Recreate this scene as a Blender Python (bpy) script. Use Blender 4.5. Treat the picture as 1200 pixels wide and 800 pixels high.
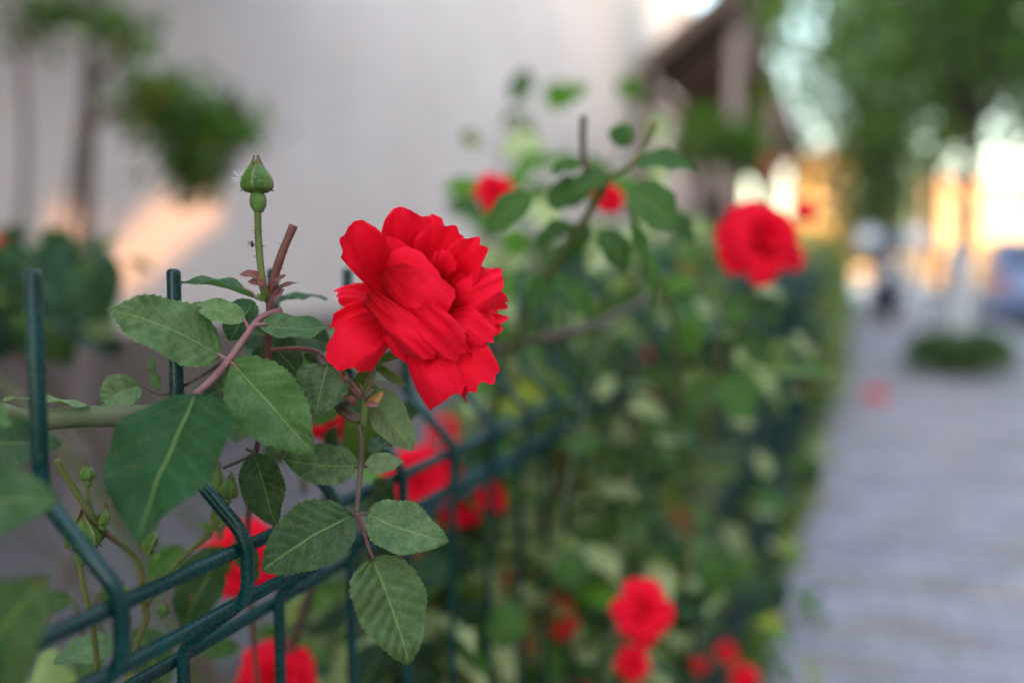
import bpy, math, random
from math import sin, cos, pi, radians, sqrt, exp
from mathutils import Vector, Matrix, noise

# ------------------------------------------------------------------ camera, sky, sun, exposure
SC = bpy.context.scene
for o in list(bpy.data.objects): bpy.data.objects.remove(o)
COL = SC.collection
PITCH = math.atan(88/1167)
CAM = Vector((0, 0, .86))
F = Vector((0, cos(PITCH), -sin(PITCH))); U = Vector((0, sin(PITCH), cos(PITCH))); R = Vector((1, 0, 0))
cd = bpy.data.cameras.new('camera'); cam = bpy.data.objects.new('camera', cd); COL.objects.link(cam)
cam.location = CAM; cam.rotation_euler = (pi/2-PITCH, 0, 0)
cd.sensor_width = 36; cd.lens = 35.0; cd.clip_start = 0.01; cd.clip_end = 2000
cd.dof.use_dof = True; cd.dof.focus_distance = 0.335; cd.dof.aperture_fstop = 3.2
SC.camera = cam

FA = radians(19.14)                       # the fence runs 19 degrees to the right of the view axis
DF = Vector((sin(FA), cos(FA), 0)); NQ = Vector((-cos(FA), sin(FA), 0))
SUN_AZ = FA + radians(118); SUN_EL = radians(11)
SUN = Vector((sin(SUN_AZ)*cos(SUN_EL), cos(SUN_AZ)*cos(SUN_EL), sin(SUN_EL)))
w = bpy.data.worlds.new('World'); SC.world = w; w.use_nodes = True
nt = w.node_tree; nt.nodes.clear()
sky = nt.nodes.new('ShaderNodeTexSky'); sky.sky_type = 'NISHITA'; sky.sun_disc = False
sky.sun_elevation = SUN_EL; sky.sun_rotation = SUN_AZ; sky.air_density = 1.0; sky.dust_density = 3.0; sky.ozone_density = 0.4
bg = nt.nodes.new('ShaderNodeBackground'); bg.inputs[1].default_value = 0.15
wo = nt.nodes.new('ShaderNodeOutputWorld')
nt.links.new(sky.outputs[0], bg.inputs[0]); nt.links.new(bg.outputs[0], wo.inputs[0])
sl = bpy.data.lights.new('sun', 'SUN'); sl.energy = 2.0; sl.angle = radians(0.5); sl.color = (1.0, 0.46, 0.17)
so = bpy.data.objects.new('sun', sl); COL.objects.link(so)
so.rotation_euler = (-SUN).to_track_quat('-Z', 'Y').to_euler(); so.location = (5, -5, 8)
SC.view_settings.view_transform = 'Standard'; SC.view_settings.look = 'None'
SC.view_settings.exposure = 3.5; SC.view_settings.gamma = 1.0; SC.view_settings.use_curve_mapping = False
SC.render.engine = 'CYCLES'
SC.cycles.use_denoising = True; SC.cycles.max_bounces = 7; SC.cycles.transparent_max_bounces = 8
SC.cycles.sample_clamp_indirect = 6.0

# ------------------------------------------------------------------ helpers
def P(px, py, z):                         # point of the place seen at (px,py) of the 1200x800 photograph, z metres deep
    return CAM + z*(F + (px-600)/1167*R - (py-400)/1167*U)
def FP(p, q, z): return DF*p + NQ*q + Vector((0, 0, z))     # street frame: p along the fence, q across towards the garden
def proj(v):
    d = v - CAM; z = d.dot(F)
    if z < 1e-3: return (-9999, -9999, z)
    return (600+1167*d.dot(R)/z, 400-1167*d.dot(U)/z, z)
def camv(x, y, z): return (x*R + y*U - z*F).normalized()     # direction: right, up, towards the viewer

def tag(o, label=None, cat=None, group=None, kind=None):
    if label: o['label'] = label
    if cat: o['category'] = cat
    if group: o['group'] = group
    if kind: o['kind'] = kind
    return o
def empty(name, loc, label, cat, group=None):
    o = bpy.data.objects.new(name, None); COL.objects.link(o); o.location = loc; o.empty_display_size = .02
    return tag(o, label, cat, group)
class MB:
    def __init__(s): s.v = []; s.f = []; s.uv = []; s.c = []; s.col = (1, 1, 1, 0)
    def add(s, vs, fs, uvs=None):
        n = len(s.v); s.v += [tuple(v) for v in vs]
        for f in fs: s.f.append(tuple(i+n for i in f)); s.c.append(s.col)
        s.uv += uvs if uvs else [(0, 0)]*len(vs)
        return s
    def box(s, x0, x1, y0, y1, z0, z1, M=None):
        vs = [Vector((x, y, z)) for z in (z0, z1) for y in (y0, y1) for x in (x0, x1)]
        if M: vs = [M(v) for v in vs]
        return s.add(vs, [(0, 2, 3, 1), (4, 5, 7, 6), (0, 1, 5, 4), (2, 6, 7, 3), (0, 4, 6, 2), (1, 3, 7, 5)])
    def fbox(s, p0, p1, q0, q1, z0, z1):  # box in the street frame
        return s.box(p0, p1, q0, q1, z0, z1, lambda v: FP(v.x, v.y, v.z))
    def tube(s, pts, rad, sides=8, cap=True):
        pts = [Vector(p) for p in pts]; n = len(pts)
        if not hasattr(rad, '__len__'): rad = [rad]*n
        vs = []; fs = []; uvs = []
        t0 = (pts[1]-pts[0]).normalized(); a = t0.orthogonal().normalized(); L = 0
        for i, p in enumerate(pts):
            t = ((pts[min(i+1, n-1)]-pts[max(i-1, 0)])).normalized()
            a = (a - t*a.dot(t)).normalized(); b = t.cross(a)
            if i: L += (pts[i]-pts[i-1]).length
            for k in range(sides):
                h = 2*pi*k/sides; vs.append(p + (a*cos(h)+b*sin(h))*rad[i]); uvs.append((L*40, k/sides))
        for i in range(n-1):
            for k in range(sides):
                j = (k+1) % sides; fs.append((i*sides+k, i*sides+j, (i+1)*sides+j, (i+1)*sides+k))
        if cap: fs.append(tuple(range(sides-1, -1, -1))); fs.append(tuple((n-1)*sides+k for k in range(sides)))
        return s.add(vs, fs, uvs)
    def lathe(s, prof, M, sides=16, fl=None):   # prof: (radius, height)
        vs = []; fs = []
        for i, (r, h) in enumerate(prof):
            for k in range(sides):
                t = 2*pi*k/sides; rr = r*(fl(t, h) if fl else 1); vs.append(M @ Vector((rr*cos(t), rr*sin(t), h)))
        for i in range(len(prof)-1):
            for k in range(sides):
                j = (k+1) % sides; fs.append((i*sides+k, i*sides+j, (i+1)*sides+j, (i+1)*sides+k))
        fs.append(tuple(range(sides-1, -1, -1))); fs.append(tuple((len(prof)-1)*sides+k for k in range(sides)))
        return s.add(vs, fs)
    def mesh(s, name, mat, smooth=True):
        m = bpy.data.meshes.new(name); m.from_pydata(s.v, [], s.f); 
        uvl = m.uv_layers.new(name='UVMap'); vi = [0]*len(m.loops); m.loops.foreach_get('vertex_index', vi)
        flat = []
        for i in vi: flat += s.uv[i]
        uvl.data.foreach_set('uv', flat)
        ca = m.attributes.new('lc', 'FLOAT_COLOR', 'FACE'); fl = []
        for c in s.c: fl += c
        ca.data.foreach_set('color', fl)
        if smooth: m.polygons.foreach_set('use_smooth', [True]*len(m.polygons))
        m.materials.append(mat); m.update(); return m
    def build(s, name, mat, parent=None, smooth=True, origin=None, **kw):
        if origin is not None:
            origin = Vector(origin); s.v = [tuple(Vector(v)-origin) for v in s.v]
        o = bpy.data.objects.new(name, s.mesh(name, mat, smooth)); COL.objects.link(o)
        if origin is not None: o.location = origin
        if parent:
            o.parent = parent; o.location = o.location - WL(parent)
        return tag(o, **kw)
def WL(o):
    l = Vector(o.location)
    while o.parent: o = o.parent; l += o.location
    return l
def curve(pts, n=8):                     # Catmull-Rom through the points
    pts = [Vector(p) for p in pts]; P_ = [pts[0]*2-pts[1]] + pts + [pts[-1]*2-pts[-2]]; out = []
    for i in range(1, len(P_)-2):
        a, b, c, d = P_[i-1:i+3]
        for k in range(n):
            t = k/n; out.append(.5*((2*b)+(c-a)*t+(2*a-5*b+4*c-d)*t*t+(3*b-a-3*c+d)*t**3))
    out.append(pts[-1]); return out
def frame(y, nh):                        # matrix with local y along y and local z near nh
    y = y.normalized(); z = (nh - y*nh.dot(y))
    z = z.normalized() if z.length > 1e-5 else y.orthogonal().normalized()
    x = y.cross(z); return Matrix((x, y, z)).transposed()

# ------------------------------------------------------------------ materials
def newmat(name):
    m = bpy.data.materials.new(name); m.use_nodes = True; N = m.node_tree.nodes; b = N['Principled BSDF']; return m, N, m.node_tree.links, b
def nz(N, L, scale, detail=3, vec=None, rough=.5):
    t = N.new('ShaderNodeTexNoise'); t.inputs['Scale'].default_value = scale; t.inputs['Detail'].default_value = detail
    t.inputs['Roughness'].default_value = rough
    if vec: L.new(vec, t.inputs['Vector'])
    return t.outputs['Fac']
def ramp(N, L, fac, stops):
    r = N.new('ShaderNodeValToRGB'); e = r.color_ramp.elements
    while len(e) < len(stops): e.new(.5)
    for k, (p, c) in enumerate(stops): e[k].position = p; e[k].color = (*c, 1) if len(c) == 3 else c
    L.new(fac, r.inputs[0]); return r.outputs[0]
def mixc(N, L, f, a, b, mode='MIX'):
    m = N.new('ShaderNodeMix'); m.data_type = 'RGBA'; m.blend_type = mode
    for s, x in ((m.inputs[0], f), (m.inputs[6], a), (m.inputs[7], b)):
        if isinstance(x, (int, float)): s.default_value = x
        elif isinstance(x, tuple): s.default_value = (*x, 1)
        else: L.new(x, s)
    return m.outputs[2]
def math_(N, L, op, a, b=0.0, c=None):
    m = N.new('ShaderNodeMath'); m.operation = op
    for s, x in zip(m.inputs, (a, b, c)):
        if x is None: continue
        if isinstance(x, (int, float)): s.default_value = x
        else: L.new(x, s)
    return m.outputs[0]
def bump(N, L, b, h, strength=.3, dist=.001):
    n = N.new('ShaderNodeBump'); n.inputs['Strength'].default_value = strength; n.inputs['Distance'].default_value = dist
    L.new(h, n.inputs['Height']); L.new(n.outputs[0], b.inputs['Normal']); return n
def simple(name, c0, c1, scale=8, rough=.7, bmp=.2, bd=.002, metal=0, spec=.5, stretch=None):
    m, N, L, b = newmat(name); tc = N.new('ShaderNodeTexCoord').outputs['Object']
    if stretch:
        mp = N.new('ShaderNodeMapping'); mp.inputs['Scale'].default_value = stretch; L.new(tc, mp.inputs[0]); tc = mp.outputs[0]
    f = nz(N, L, scale, 5, tc)
    L.new(ramp(N, L, f, [(.3, c0), (.7, c1)]), b.inputs['Base Color'])
    b.inputs['Roughness'].default_value = rough; b.inputs['Metallic'].default_value = metal
    b.inputs['Specular IOR Level'].default_value = spec
    if bmp: bump(N, L, b, f, bmp, bd)
    return m
def foliage(name, trans=.25, veins=True, rough=.55, frost_scale=260):
    m, N, L, b = newmat(name)
    at = N.new('ShaderNodeAttribute'); at.attribute_name = 'lc'
    base = at.outputs['Color']; fr = at.outputs['Alpha']
    tc = N.new('ShaderNodeTexCoord')
    n1 = nz(N, L, 90, 4, tc.outputs['Object']); n2 = nz(N, L, frost_scale, 6, tc.outputs['Object'], .7)
    n3 = nz(N, L, 1500, 3, tc.outputs['Object'], .6)
    col = mixc(N, L, n1, mixc(N, L, 1.0, base, (.6, .62, .6), 'MULTIPLY'), mixc(N, L, 1.0, base, (1.35, 1.3, 1.3), 'MULTIPLY'))
    if veins:
        sp = N.new('ShaderNodeSeparateXYZ'); L.new(tc.outputs['UV'], sp.inputs[0]); u, v = sp.outputs[0], sp.outputs[1]
        av = math_(N, L, 'ABSOLUTE', math_(N, L, 'SUBTRACT', v, .5))
        mid = math_(N, L, 'SUBTRACT', 1.0, math_(N, L, 'MULTIPLY', av, 42.0)); 
        mid = N.new('ShaderNodeClamp'); L.new(math_(N, L, 'SUBTRACT', 1.0, math_(N, L, 'MULTIPLY', av, 44.0)), mid.inputs[0]); mid = mid.outputs[0]
        s = math_(N, L, 'FRACT', math_(N, L, 'SUBTRACT', math_(N, L, 'MULTIPLY', u, 8.0), math_(N, L, 'MULTIPLY', av, 4.2)))
        s = math_(N, L, 'ABSOLUTE', math_(N, L, 'SUBTRACT', s, .5))          # .5 at the vein
        lat = N.new('ShaderNodeClamp'); L.new(math_(N, L, 'MULTIPLY', math_(N, L, 'SUBTRACT', s, .43), 9.0), lat.inputs[0])
        vn = math_(N, L, 'MAXIMUM', math_(N, L, 'MULTIPLY', mid, .6), math_(N, L, 'MULTIPLY', lat.outputs[0], .20))
        col = mixc(N, L, vn, col, (.26, .33, .14))
    f2 = N.new('ShaderNodeClamp')
    L.new(math_(N, L, 'MULTIPLY', math_(N, L, 'ADD', math_(N, L, 'SUBTRACT', n2, .40), math_(N, L, 'MULTIPLY', math_(N, L, 'SUBTRACT', n3, .5), .35)), 3.0), f2.inputs[0])
    ff = math_(N, L, 'MULTIPLY', math_(N, L, 'ADD', math_(N, L, 'MULTIPLY', f2.outputs[0], .42), .10), fr)
    col = mixc(N, L, ff, col, (.30, .38, .24))
    if veins:
        n4 = nz(N, L, 210, 2, tc.outputs['Object'], .4); n5 = nz(N, L, 2600, 2, tc.outputs['Object'], .5)
        col = mixc(N, L, ramp(N, L, n4, [(.70, (0, 0, 0)), (.74, (.75, .75, .75))]), col, (.13, .075, .03))
        col = mixc(N, L, math_(N, L, 'MULTIPLY', ramp(N, L, n5, [(.62, (0, 0, 0)), (.72, (1, 1, 1))]), math_(N, L, 'MULTIPLY', n1, .45)), col, (.45, .50, .42))
    g = N.new('ShaderNodeNewGeometry')
    back = mixc(N, L, .55, col, (.17, .23, .12))
    col = mixc(N, L, g.outputs['Backfacing'], col, back)
    col = mixc(N, L, 1.0, col, (1.08, 1.10, .74), 'MULTIPLY')
    L.new(col, b.inputs['Base Color']); b.inputs['Roughness'].default_value = rough
    b.inputs['Specular IOR Level'].default_value = .22
    bump(N, L, b, n2, .4, .0005)
    tr = N.new('ShaderNodeBsdfTranslucent'); L.new(mixc(N, L, 1.0, col, (1.0, 1.5, .55), 'MULTIPLY'), tr.inputs[0])
    mx = N.new('ShaderNodeMixShader'); mx.inputs[0].default_value = trans
    L.new(b.outputs[0], mx.inputs[1]); L.new(tr.outputs[0], mx.inputs[2]); L.new(mx.outputs[0], N['Material Output'].inputs[0])
    return m
M_leaf = foliage('rose_leaf', .22)
M_far = foliage('tree_leaf', .32, veins=False, rough=.35)
def petal_mat():
    m, N, L, b = newmat('red_petal'); tc = N.new('ShaderNodeTexCoord')
    sp = N.new('ShaderNodeSeparateXYZ'); L.new(tc.outputs['UV'], sp.inputs[0])
    mp = N.new('ShaderNodeMapping'); mp.inputs['Scale'].default_value = (2.2, 38, 1); L.new(tc.outputs['UV'], mp.inputs[0])
    st = nz(N, L, 2.2, 3, mp.outputs[0]); n1 = nz(N, L, 120, 4, tc.outputs['Object'])
    col = ramp(N, L, st, [(.25, (.76, .000, .008)), (.75, (.94, .004, .018))])
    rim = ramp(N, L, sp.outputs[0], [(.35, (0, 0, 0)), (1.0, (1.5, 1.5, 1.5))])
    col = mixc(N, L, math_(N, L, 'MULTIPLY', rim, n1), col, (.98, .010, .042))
    g = N.new('ShaderNodeNewGeometry'); col = mixc(N, L, math_(N, L, 'MULTIPLY', g.outputs['Backfacing'], .7), col, (.96, .010, .055))
    L.new(col, b.inputs['Base Color']); b.inputs['Roughness'].default_value = .62
    b.inputs['Specular IOR Level'].default_value = .08
    b.inputs['Sheen Weight'].default_value = .03; b.inputs['Sheen Roughness'].default_value = .5; b.inputs['Sheen Tint'].default_value = (1, .35, .45, 1)
    col2 = ramp(N, L, sp.outputs[0], [(0.0, (.34, .22, .22)), (.75, (1, 1, 1))]); L.new(mixc(N, L, 1.0, col, col2, 'MULTIPLY'), b.inputs['Base Color'])  # darker base: part natural crimson, part shade painted into the folds
    bump(N, L, b, st, .45, .0005)
    tr = N.new('ShaderNodeBsdfTranslucent'); tr.inputs[0].default_value = (1.0, .010, .020, 1)
    mx = N.new('ShaderNodeMixShader'); mx.inputs[0].default_value = .20
    L.new(b.outputs[0], mx.inputs[1]); L.new(tr.outputs[0], mx.inputs[2]); L.new(mx.outputs[0], N['Material Output'].inputs[0]); return m
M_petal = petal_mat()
def stem_mat(name, a, b_, c, scale=60):
    m, N, L, b = newmat(name); tc = N.new('ShaderNodeTexCoord')
    f = nz(N, L, scale, 5, tc.outputs['Object'], .65); f2 = nz(N, L, 900, 4, tc.outputs['Object'])
    col = ramp(N, L, f, [(.3, a), (.55, b_), (.75, c)]); col = mixc(N, L, math_(N, L, 'MULTIPLY', f2, .16), col, (.35, .33, .27)); b.inputs['Specular IOR Level'].default_value = .25
    L.new(col, b.inputs['Base Color']); b.inputs['Roughness'].default_value = .6; bump(N, L, b, f2, .35, .0003); return m
M_stem_green = stem_mat('green_stem', (.07, .12, .015), (.12, .13, .02), (.20, .09, .02))
M_stem_red = stem_mat('red_stem', (.10, .03, .02), (.17, .04, .03), (.24, .09, .06))
M_stem_pink = stem_mat('pink_stem', (.17, .05, .06), (.28, .11, .12), (.24, .18, .13))
M_stem_brown = stem_mat('brown_stem', (.05, .035, .02), (.09, .055, .035), (.14, .09, .06))
M_cane = stem_mat('green_cane', (.07, .10, .03), (.11, .13, .05), (.15, .12, .07))
M_palecane = stem_mat('pale_cane', (.22, .20, .12), (.30, .27, .17), (.26, .20, .13))
M_bud = stem_mat('bud_green', (.055, .13, .012), (.09, .18, .02), (.17, .22, .04), 220)
def wire_mat():
    m, N, L, b = newmat('green_coated_wire'); tc = N.new('ShaderNodeTexCoord').outputs['Object']
    f = nz(N, L, 30, 4, tc); d = nz(N, L, 700, 6, tc, .75); s = nz(N, L, 180, 5, tc, .7)
    col = ramp(N, L, f, [(.3, (.0002, .022, .018)), (.7, (.0004, .060, .053))])
    col = mixc(N, L, ramp(N, L, d, [(.56, (0, 0, 0)), (.80, (.6, .6, .6))]), col, (.06, .10, .09))
    col = mixc(N, L, ramp(N, L, s, [(.62, (0, 0, 0)), (.85, (.5, .5, .5))]), col, (.16, .18, .16))
    L.new(col, b.inputs['Base Color']); L.new(ramp(N, L, d, [(.3, (.18, .18, .18)), (.7, (.36, .36, .36))]), b.inputs['Roughness']); b.inputs['Specular IOR Level'].default_value = .34
    bump(N, L, b, d, .08, .0002); return m
M_wire = wire_mat()
M_wall = simple('cream_plaster', (.69, .60, .54), (.80, .71, .65), 1.3, .85, .15, .01)
M_dado = simple('brown_pink_dado', (.12, .088, .078), (.18, .135, .12), 3, .85, .2, .01)
M_soil = simple('garden_soil', (.05, .035, .025), (.10, .075, .055), 14, .95, .6, .02)
M_yard = simple('yard_concrete', (.075, .068, .066), (.13, .12, .12), 2.2, .85, .3, .01)
M_asph = simple('asphalt', (.05, .05, .055), (.075, .075, .08), 12, .85, .3, .004)
M_kerb = simple('kerb_stone', (.30, .29, .29), (.40, .39, .38), 6, .8, .3, .004)
M_ground = simple('earth', (.10, .09, .07), (.14, .125, .10), 2, .95, .3, .02)
M_bark = simple('tree_bark', (.045, .030, .026), (.11, .08, .07), 26, .9, .8, .01, stretch=(1, 1, .25))
M_lime = simple('limewash', (.55, .54, .55), (.74, .73, .74), 18, .9, .5, .006)
def paver_mat():
    m, N, L, b = newmat('paving_block'); at = N.new('ShaderNodeAttribute'); at.attribute_name = 'lc'
    tc = N.new('ShaderNodeTexCoord').outputs['Object']; f = nz(N, L, 60, 5, tc, .7); g = nz(N, L, 1.6, 3, tc)
    c = mixc(N, L, 1.0, at.outputs['Color'], ramp(N, L, f, [(.3, (.82, .82, .82)), (.7, (1.1, 1.1, 1.1))]), 'MULTIPLY')
    c = mixc(N, L, ramp(N, L, g, [(.42, (0, 0, 0)), (.7, (.45, .45, .45))]), c, (.24, .22, .20))
    L.new(c, b.inputs['Base Color']); b.inputs['Roughness'].default_value = .7; bump(N, L, b, f, .3, .003); return m
M_paver = paver_mat()
def paint(name, c, rough=.25, metal=0., coat=.6):
    m = simple(name, tuple(x*.9 for x in c), c, 40, rough, 0, metal=metal); b = m.node_tree.nodes['Principled BSDF']
    b.inputs['Coat Weight'].default_value = coat; b.inputs['Coat Roughness'].default_value = .05; return m
M_bluepaint = paint('blue_car_paint', (.13, .19, .38)); M_darkpaint = paint('dark_scooter_paint', (.035, .045, .10))
M_pinkpaint = paint('dusty_red_car_paint', (.25, .12, .12))
M_glass = paint('car_glass', (.02, .025, .03), .05); M_tyre = simple('tyre_rubber', (.012, .012, .013), (.025, .025, .026), 60, .8, .2)
M_chrome = simple('chrome', (.7, .72, .75), (.8, .82, .85), 20, .12, 0, metal=1.0)
M_lens = paint('lamp_lens', (.85, .86, .88), .1)
M_white = simple('white_fibre', (.75, .75, .74), (.85, .85, .84), 50, .6, 0)
M_black = simple('insect_black', (.004, .004, .004), (.012, .010, .009), 500, .35, 0)

# ------------------------------------------------------------------ the setting
def sheet(name, p0, p1, q0, q1, z, m, n=1):
    b = MB()
    for i in range(n):
        a = p0+(p1-p0)*i/n; c = p0+(p1-p0)*(i+1)/n
        b.add([FP(a, q0, z), FP(c, q0, z), FP(c, q1, z), FP(a, q1, z)], [(0, 1, 2, 3)] if q1 > q0 else [(3, 2, 1, 0)])
    return b.build(name, m, smooth=False, kind='structure')
sheet('ground', -600, 1400, -900, 900, -.14, M_ground)
sheet('street', -40, 160, -8.8, -1.8, -.13, M_asph)
pav = MB().fbox(-12, 60, -1.66, .17, -.12, -.012).build('pavement', M_kerb, smooth=False, kind='structure')
kb = MB()
for i in range(72): kb.fbox(-12+i, -12+i+.988, -2.0, -1.664, -.13, .004)
kb.build('kerb', M_kerb, smooth=False, kind='structure')
MB().fbox(-12, 60, .173, .205, -.12, .012).build('garden_edging', M_kerb, smooth=False, kind='structure')
MB().fbox(-12, 60, .208, 1.25, -.12, .004).build('garden_bed', M_soil, smooth=False, kind='structure')
MB().fbox(-12, 60, 1.253, 3.0, -.12, .0).build('yard', M_yard, smooth=False, kind='structure')
rnd = random.Random(3); pv = MB()
for i in range(int(24/.105)):
    p = .3+i*.105; q = -1.66+(.09 if i % 2 else 0)
    while q < .16:
        q2 = min(q+.195, .166); g = rnd.uniform(.72, 1.14); t = rnd.random()
        c = (.37*g, .33*g, .355*g) if t > .16 else (.34*g, .28*g, .25*g)
        pv.col = (*c, 1); z = rnd.uniform(-.003, .002)
        if q2-q > .03:
            a, b_, c_, d_ = p, p+.098, q, q2-.007; k = .006
            pv.add([FP(a, c_, -.012), FP(b_, c_, -.012), FP(b_, d_, -.012), FP(a, d_, -.012),
                    FP(a+k, c_+k, z), FP(b_-k, c_+k, z), FP(b_-k, d_-k, z), FP(a+k, d_-k, z)],
                   [(4, 5, 6, 7), (0, 1, 5, 4), (1, 2, 6, 5), (2, 3, 7, 6), (3, 0, 4, 7)])
        q += .195
pv.build('paving_block', M_paver, pav, smooth=False, kind='stuff')

M_slate2 = simple('grey_beige_door_paint', (.44, .41, .40), (.50, .47, .46), 5, .6, .2, .003)
M_clothwhite = simple('white_plaster_post', (.70, .69, .70), (.80, .79, .80), 5, .8, .2, .003)
# ------------------------------------------------------------------ house on the left
QW = 3.0
house = empty('plastered_house', FP(6, QW, 0), 'pale plastered house with a brown-pink base band filling the upper left behind the fence', 'house')
hb = MB(); hb.fbox(-8, 17.3, QW, QW+7, .58, 9.0); hb.build('wall', M_wall, house, smooth=False, origin=FP(6, QW, 0))
MB().fbox(-8.02, 17.32, QW-.025, QW+7, -.1, .58).build('base_band', M_dado, house, smooth=False, origin=FP(6, QW, 0))
bal = MB().fbox(-6, 4.3, 1.45, QW-.002, 3.15, 3.31).build('shade_balcony', M_wall, house, smooth=False)  # out of view; added so that its shade darkens the left of the wall
for k in range(100): MB().fbox(-5.95+k*.1018, -5.93+k*.1018, 1.5, 1.52, 3.312, 4.2).build('baluster', M_kerb, bal, smooth=False)
MB().fbox(-6, 4.3, 1.48, 1.54, 4.202, 4.25).build('handrail', M_kerb, bal, smooth=False)
M_brown = simple('brown_timber', (.13, .085, .06), (.20, .13, .09), 12, .8, .3, .004, stretch=(1, 8, 8))
M_slate = simple('brown_roof_sheet', (.15, .11, .085), (.22, .165, .13), 5, .7, .2, .004)
M_pinkwall = simple('pink_plaster', (.42, .30, .27), (.50, .37, .33), 1.2, .85, .15, .01)
M_ochre = simple('ochre_plaster', (.38, .25, .09), (.44, .30, .12), 1.2, .85, .15, .01)
M_pale = simple('pale_plaster', (.46, .36, .24), (.54, .43, .29), .5, .85, .1, .01)
M_terra = simple('orange_red_awning_cloth', (.50, .08, .02), (.60, .11, .03), 20, .8, .2, .002)
M_pane = paint('window_glass', (.03, .035, .04), .06)
M_clothwhite = simple('white_plaster_post', (.70, .69, .70), (.80, .79, .80), 5, .8, .2, .003)

h2 = empty('pink_house', FP(22, 3.2, 0), 'pink plastered house beyond the pale one, half hidden by its brown porch roof', 'house')
MB().fbox(17.5, 30, 3.25, 9, -.1, 6.0).build('wall', M_pinkwall, h2, smooth=False)
for i in range(3):
    fr = MB().fbox(19.2+3.6*i, 20.4+3.6*i, 3.17, 3.246, 3.9, 5.2).build('window', M_clothwhite, h2, smooth=False)
    MB().fbox(19.28+3.6*i, 20.32+3.6*i, 3.16, 3.168, 3.98, 5.12).build('pane', M_pane, fr, smooth=False)
def porch():
    pr = empty('porch_roof', FP(14, 2, 0), 'dark brown sloping porch roof on posts beside the pink house', 'porch roof')
    def slab(p0, p1, q0, z0, q1, z1, t, name, mt):
        M = lambda v: FP(v.x, v.y, v.z)
        vs = [M(Vector((p, q, z+dz))) for dz in (0, t) for (q, z) in ((q0, z0), (q1, z1)) for p in (p0, p1)]
        return MB().add(vs, [(0, 2, 3, 1), (4, 5, 7, 6), (0, 1, 5, 4), (2, 6, 7, 3), (0, 4, 6, 2), (1, 3, 7, 5)]).build(name, mt, pr, smooth=False)
    slab(9.6, 23.5, 2.05, 2.81, 1.15, 3.48, .05, 'roof_sheet', M_slate)
    slab(9.55, 9.75, 2.10, 2.62, 1.10, 3.36, .14, 'fascia_board', M_brown)
    for i in range(8):
        slab(10.4+1.75*i, 10.5+1.75*i, 2.04, 2.66, 1.16, 3.315, .145, 'rafter', M_brown)
    MB().fbox(9.76, 23.4, 2.0, 2.1, 2.56, 2.71).build('beam', M_brown, pr, smooth=False)
    MB().fbox(9.8, 23.4, 1.15, 1.24, 3.14, 3.29).build('beam', M_brown, pr, smooth=False)
    for p in (10.0, 14.4, 18.8, 23.2):
        MB().fbox(p-.08, p+.08, 2.0, 2.16, -.05, 2.558).build('post', M_brown, pr, smooth=False)
        MB().fbox(p-.06, p+.06, 1.12, 1.24, -.05, 3.138).build('post', M_pinkwall, pr, smooth=False)
porch()
def awning():
    a = empty('awning', FP(22, 1.5, 0), 'orange red cloth awning under the porch roof far down the fence', 'awning')
    M = lambda v: FP(v.x, v.y, v.z)
    b = MB(); n = 6
    for i in range(n):
        for s in range(1):
            q0, q1 = 1.6, 1.05
            p0, p1 = 11.4+i*.5, 11.4+(i+1)*.5-.03
            b.add([FP(p0, q0, 2.6), FP(p1, q0, 2.6), FP(p1, q1, 2.25), FP(p0, q1, 2.25), FP(p1, q1, 1.95), FP(p0, q1, 1.95)], [(0, 1, 2, 3), (3, 2, 4, 5)])
    b.build('canvas', M_terra, a, smooth=False)
    MB().tube([FP(11.35, 1.06, 2.24), FP(14.45, 1.06, 2.24)], .02, 6).build('rod', M_brown, a)
awning()
# the sunlit houses that close the street
def far_house(name, p0, p1, q0, q1, h, mt, label, ws=1.3, roof=None):
    e = empty(name, FP(p0, (q0+q1)/2, 0), label, 'house')
    MB().fbox(p0, p1, q0, q1, -.13, h).build('wall', mt, e, smooth=False)
    zz = 1.6
    while zz+1.5 < h:
        q = q0+.9
        while q+1.2 < q1:
            f = MB().fbox(p0-.06, p0-.002, q, q+1.1, zz, zz+1.4).build('window', M_clothwhite, e, smooth=False)
            MB().fbox(p0-.075, p0-.062, q+.08, q+1.02, zz+.08, zz+1.32).build('pane', M_pane, f, smooth=False)
            q += 2.6
        zz += 3.0
    MB().fbox(p0-.5, p1+.5, q0-.5, q1+.5, h+.002, h+.35).build('roof', roof or M_terra, e, smooth=False)
far_house('end_house', 92, 104, -17.0, -5.2, 7.6, M_pale, 'sunlit cream house closing the street behind the blue car')
far_house('end_house', 84, 98, 1.0, 5.0, 9.5, M_ochre, 'narrow ochre house seen above the end of the fence')
far_house('end_house', 120, 134, -4.6, .6, 5.0, M_pale, 'low pale house at the far end of the street between the trees', roof=M_slate)
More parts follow.
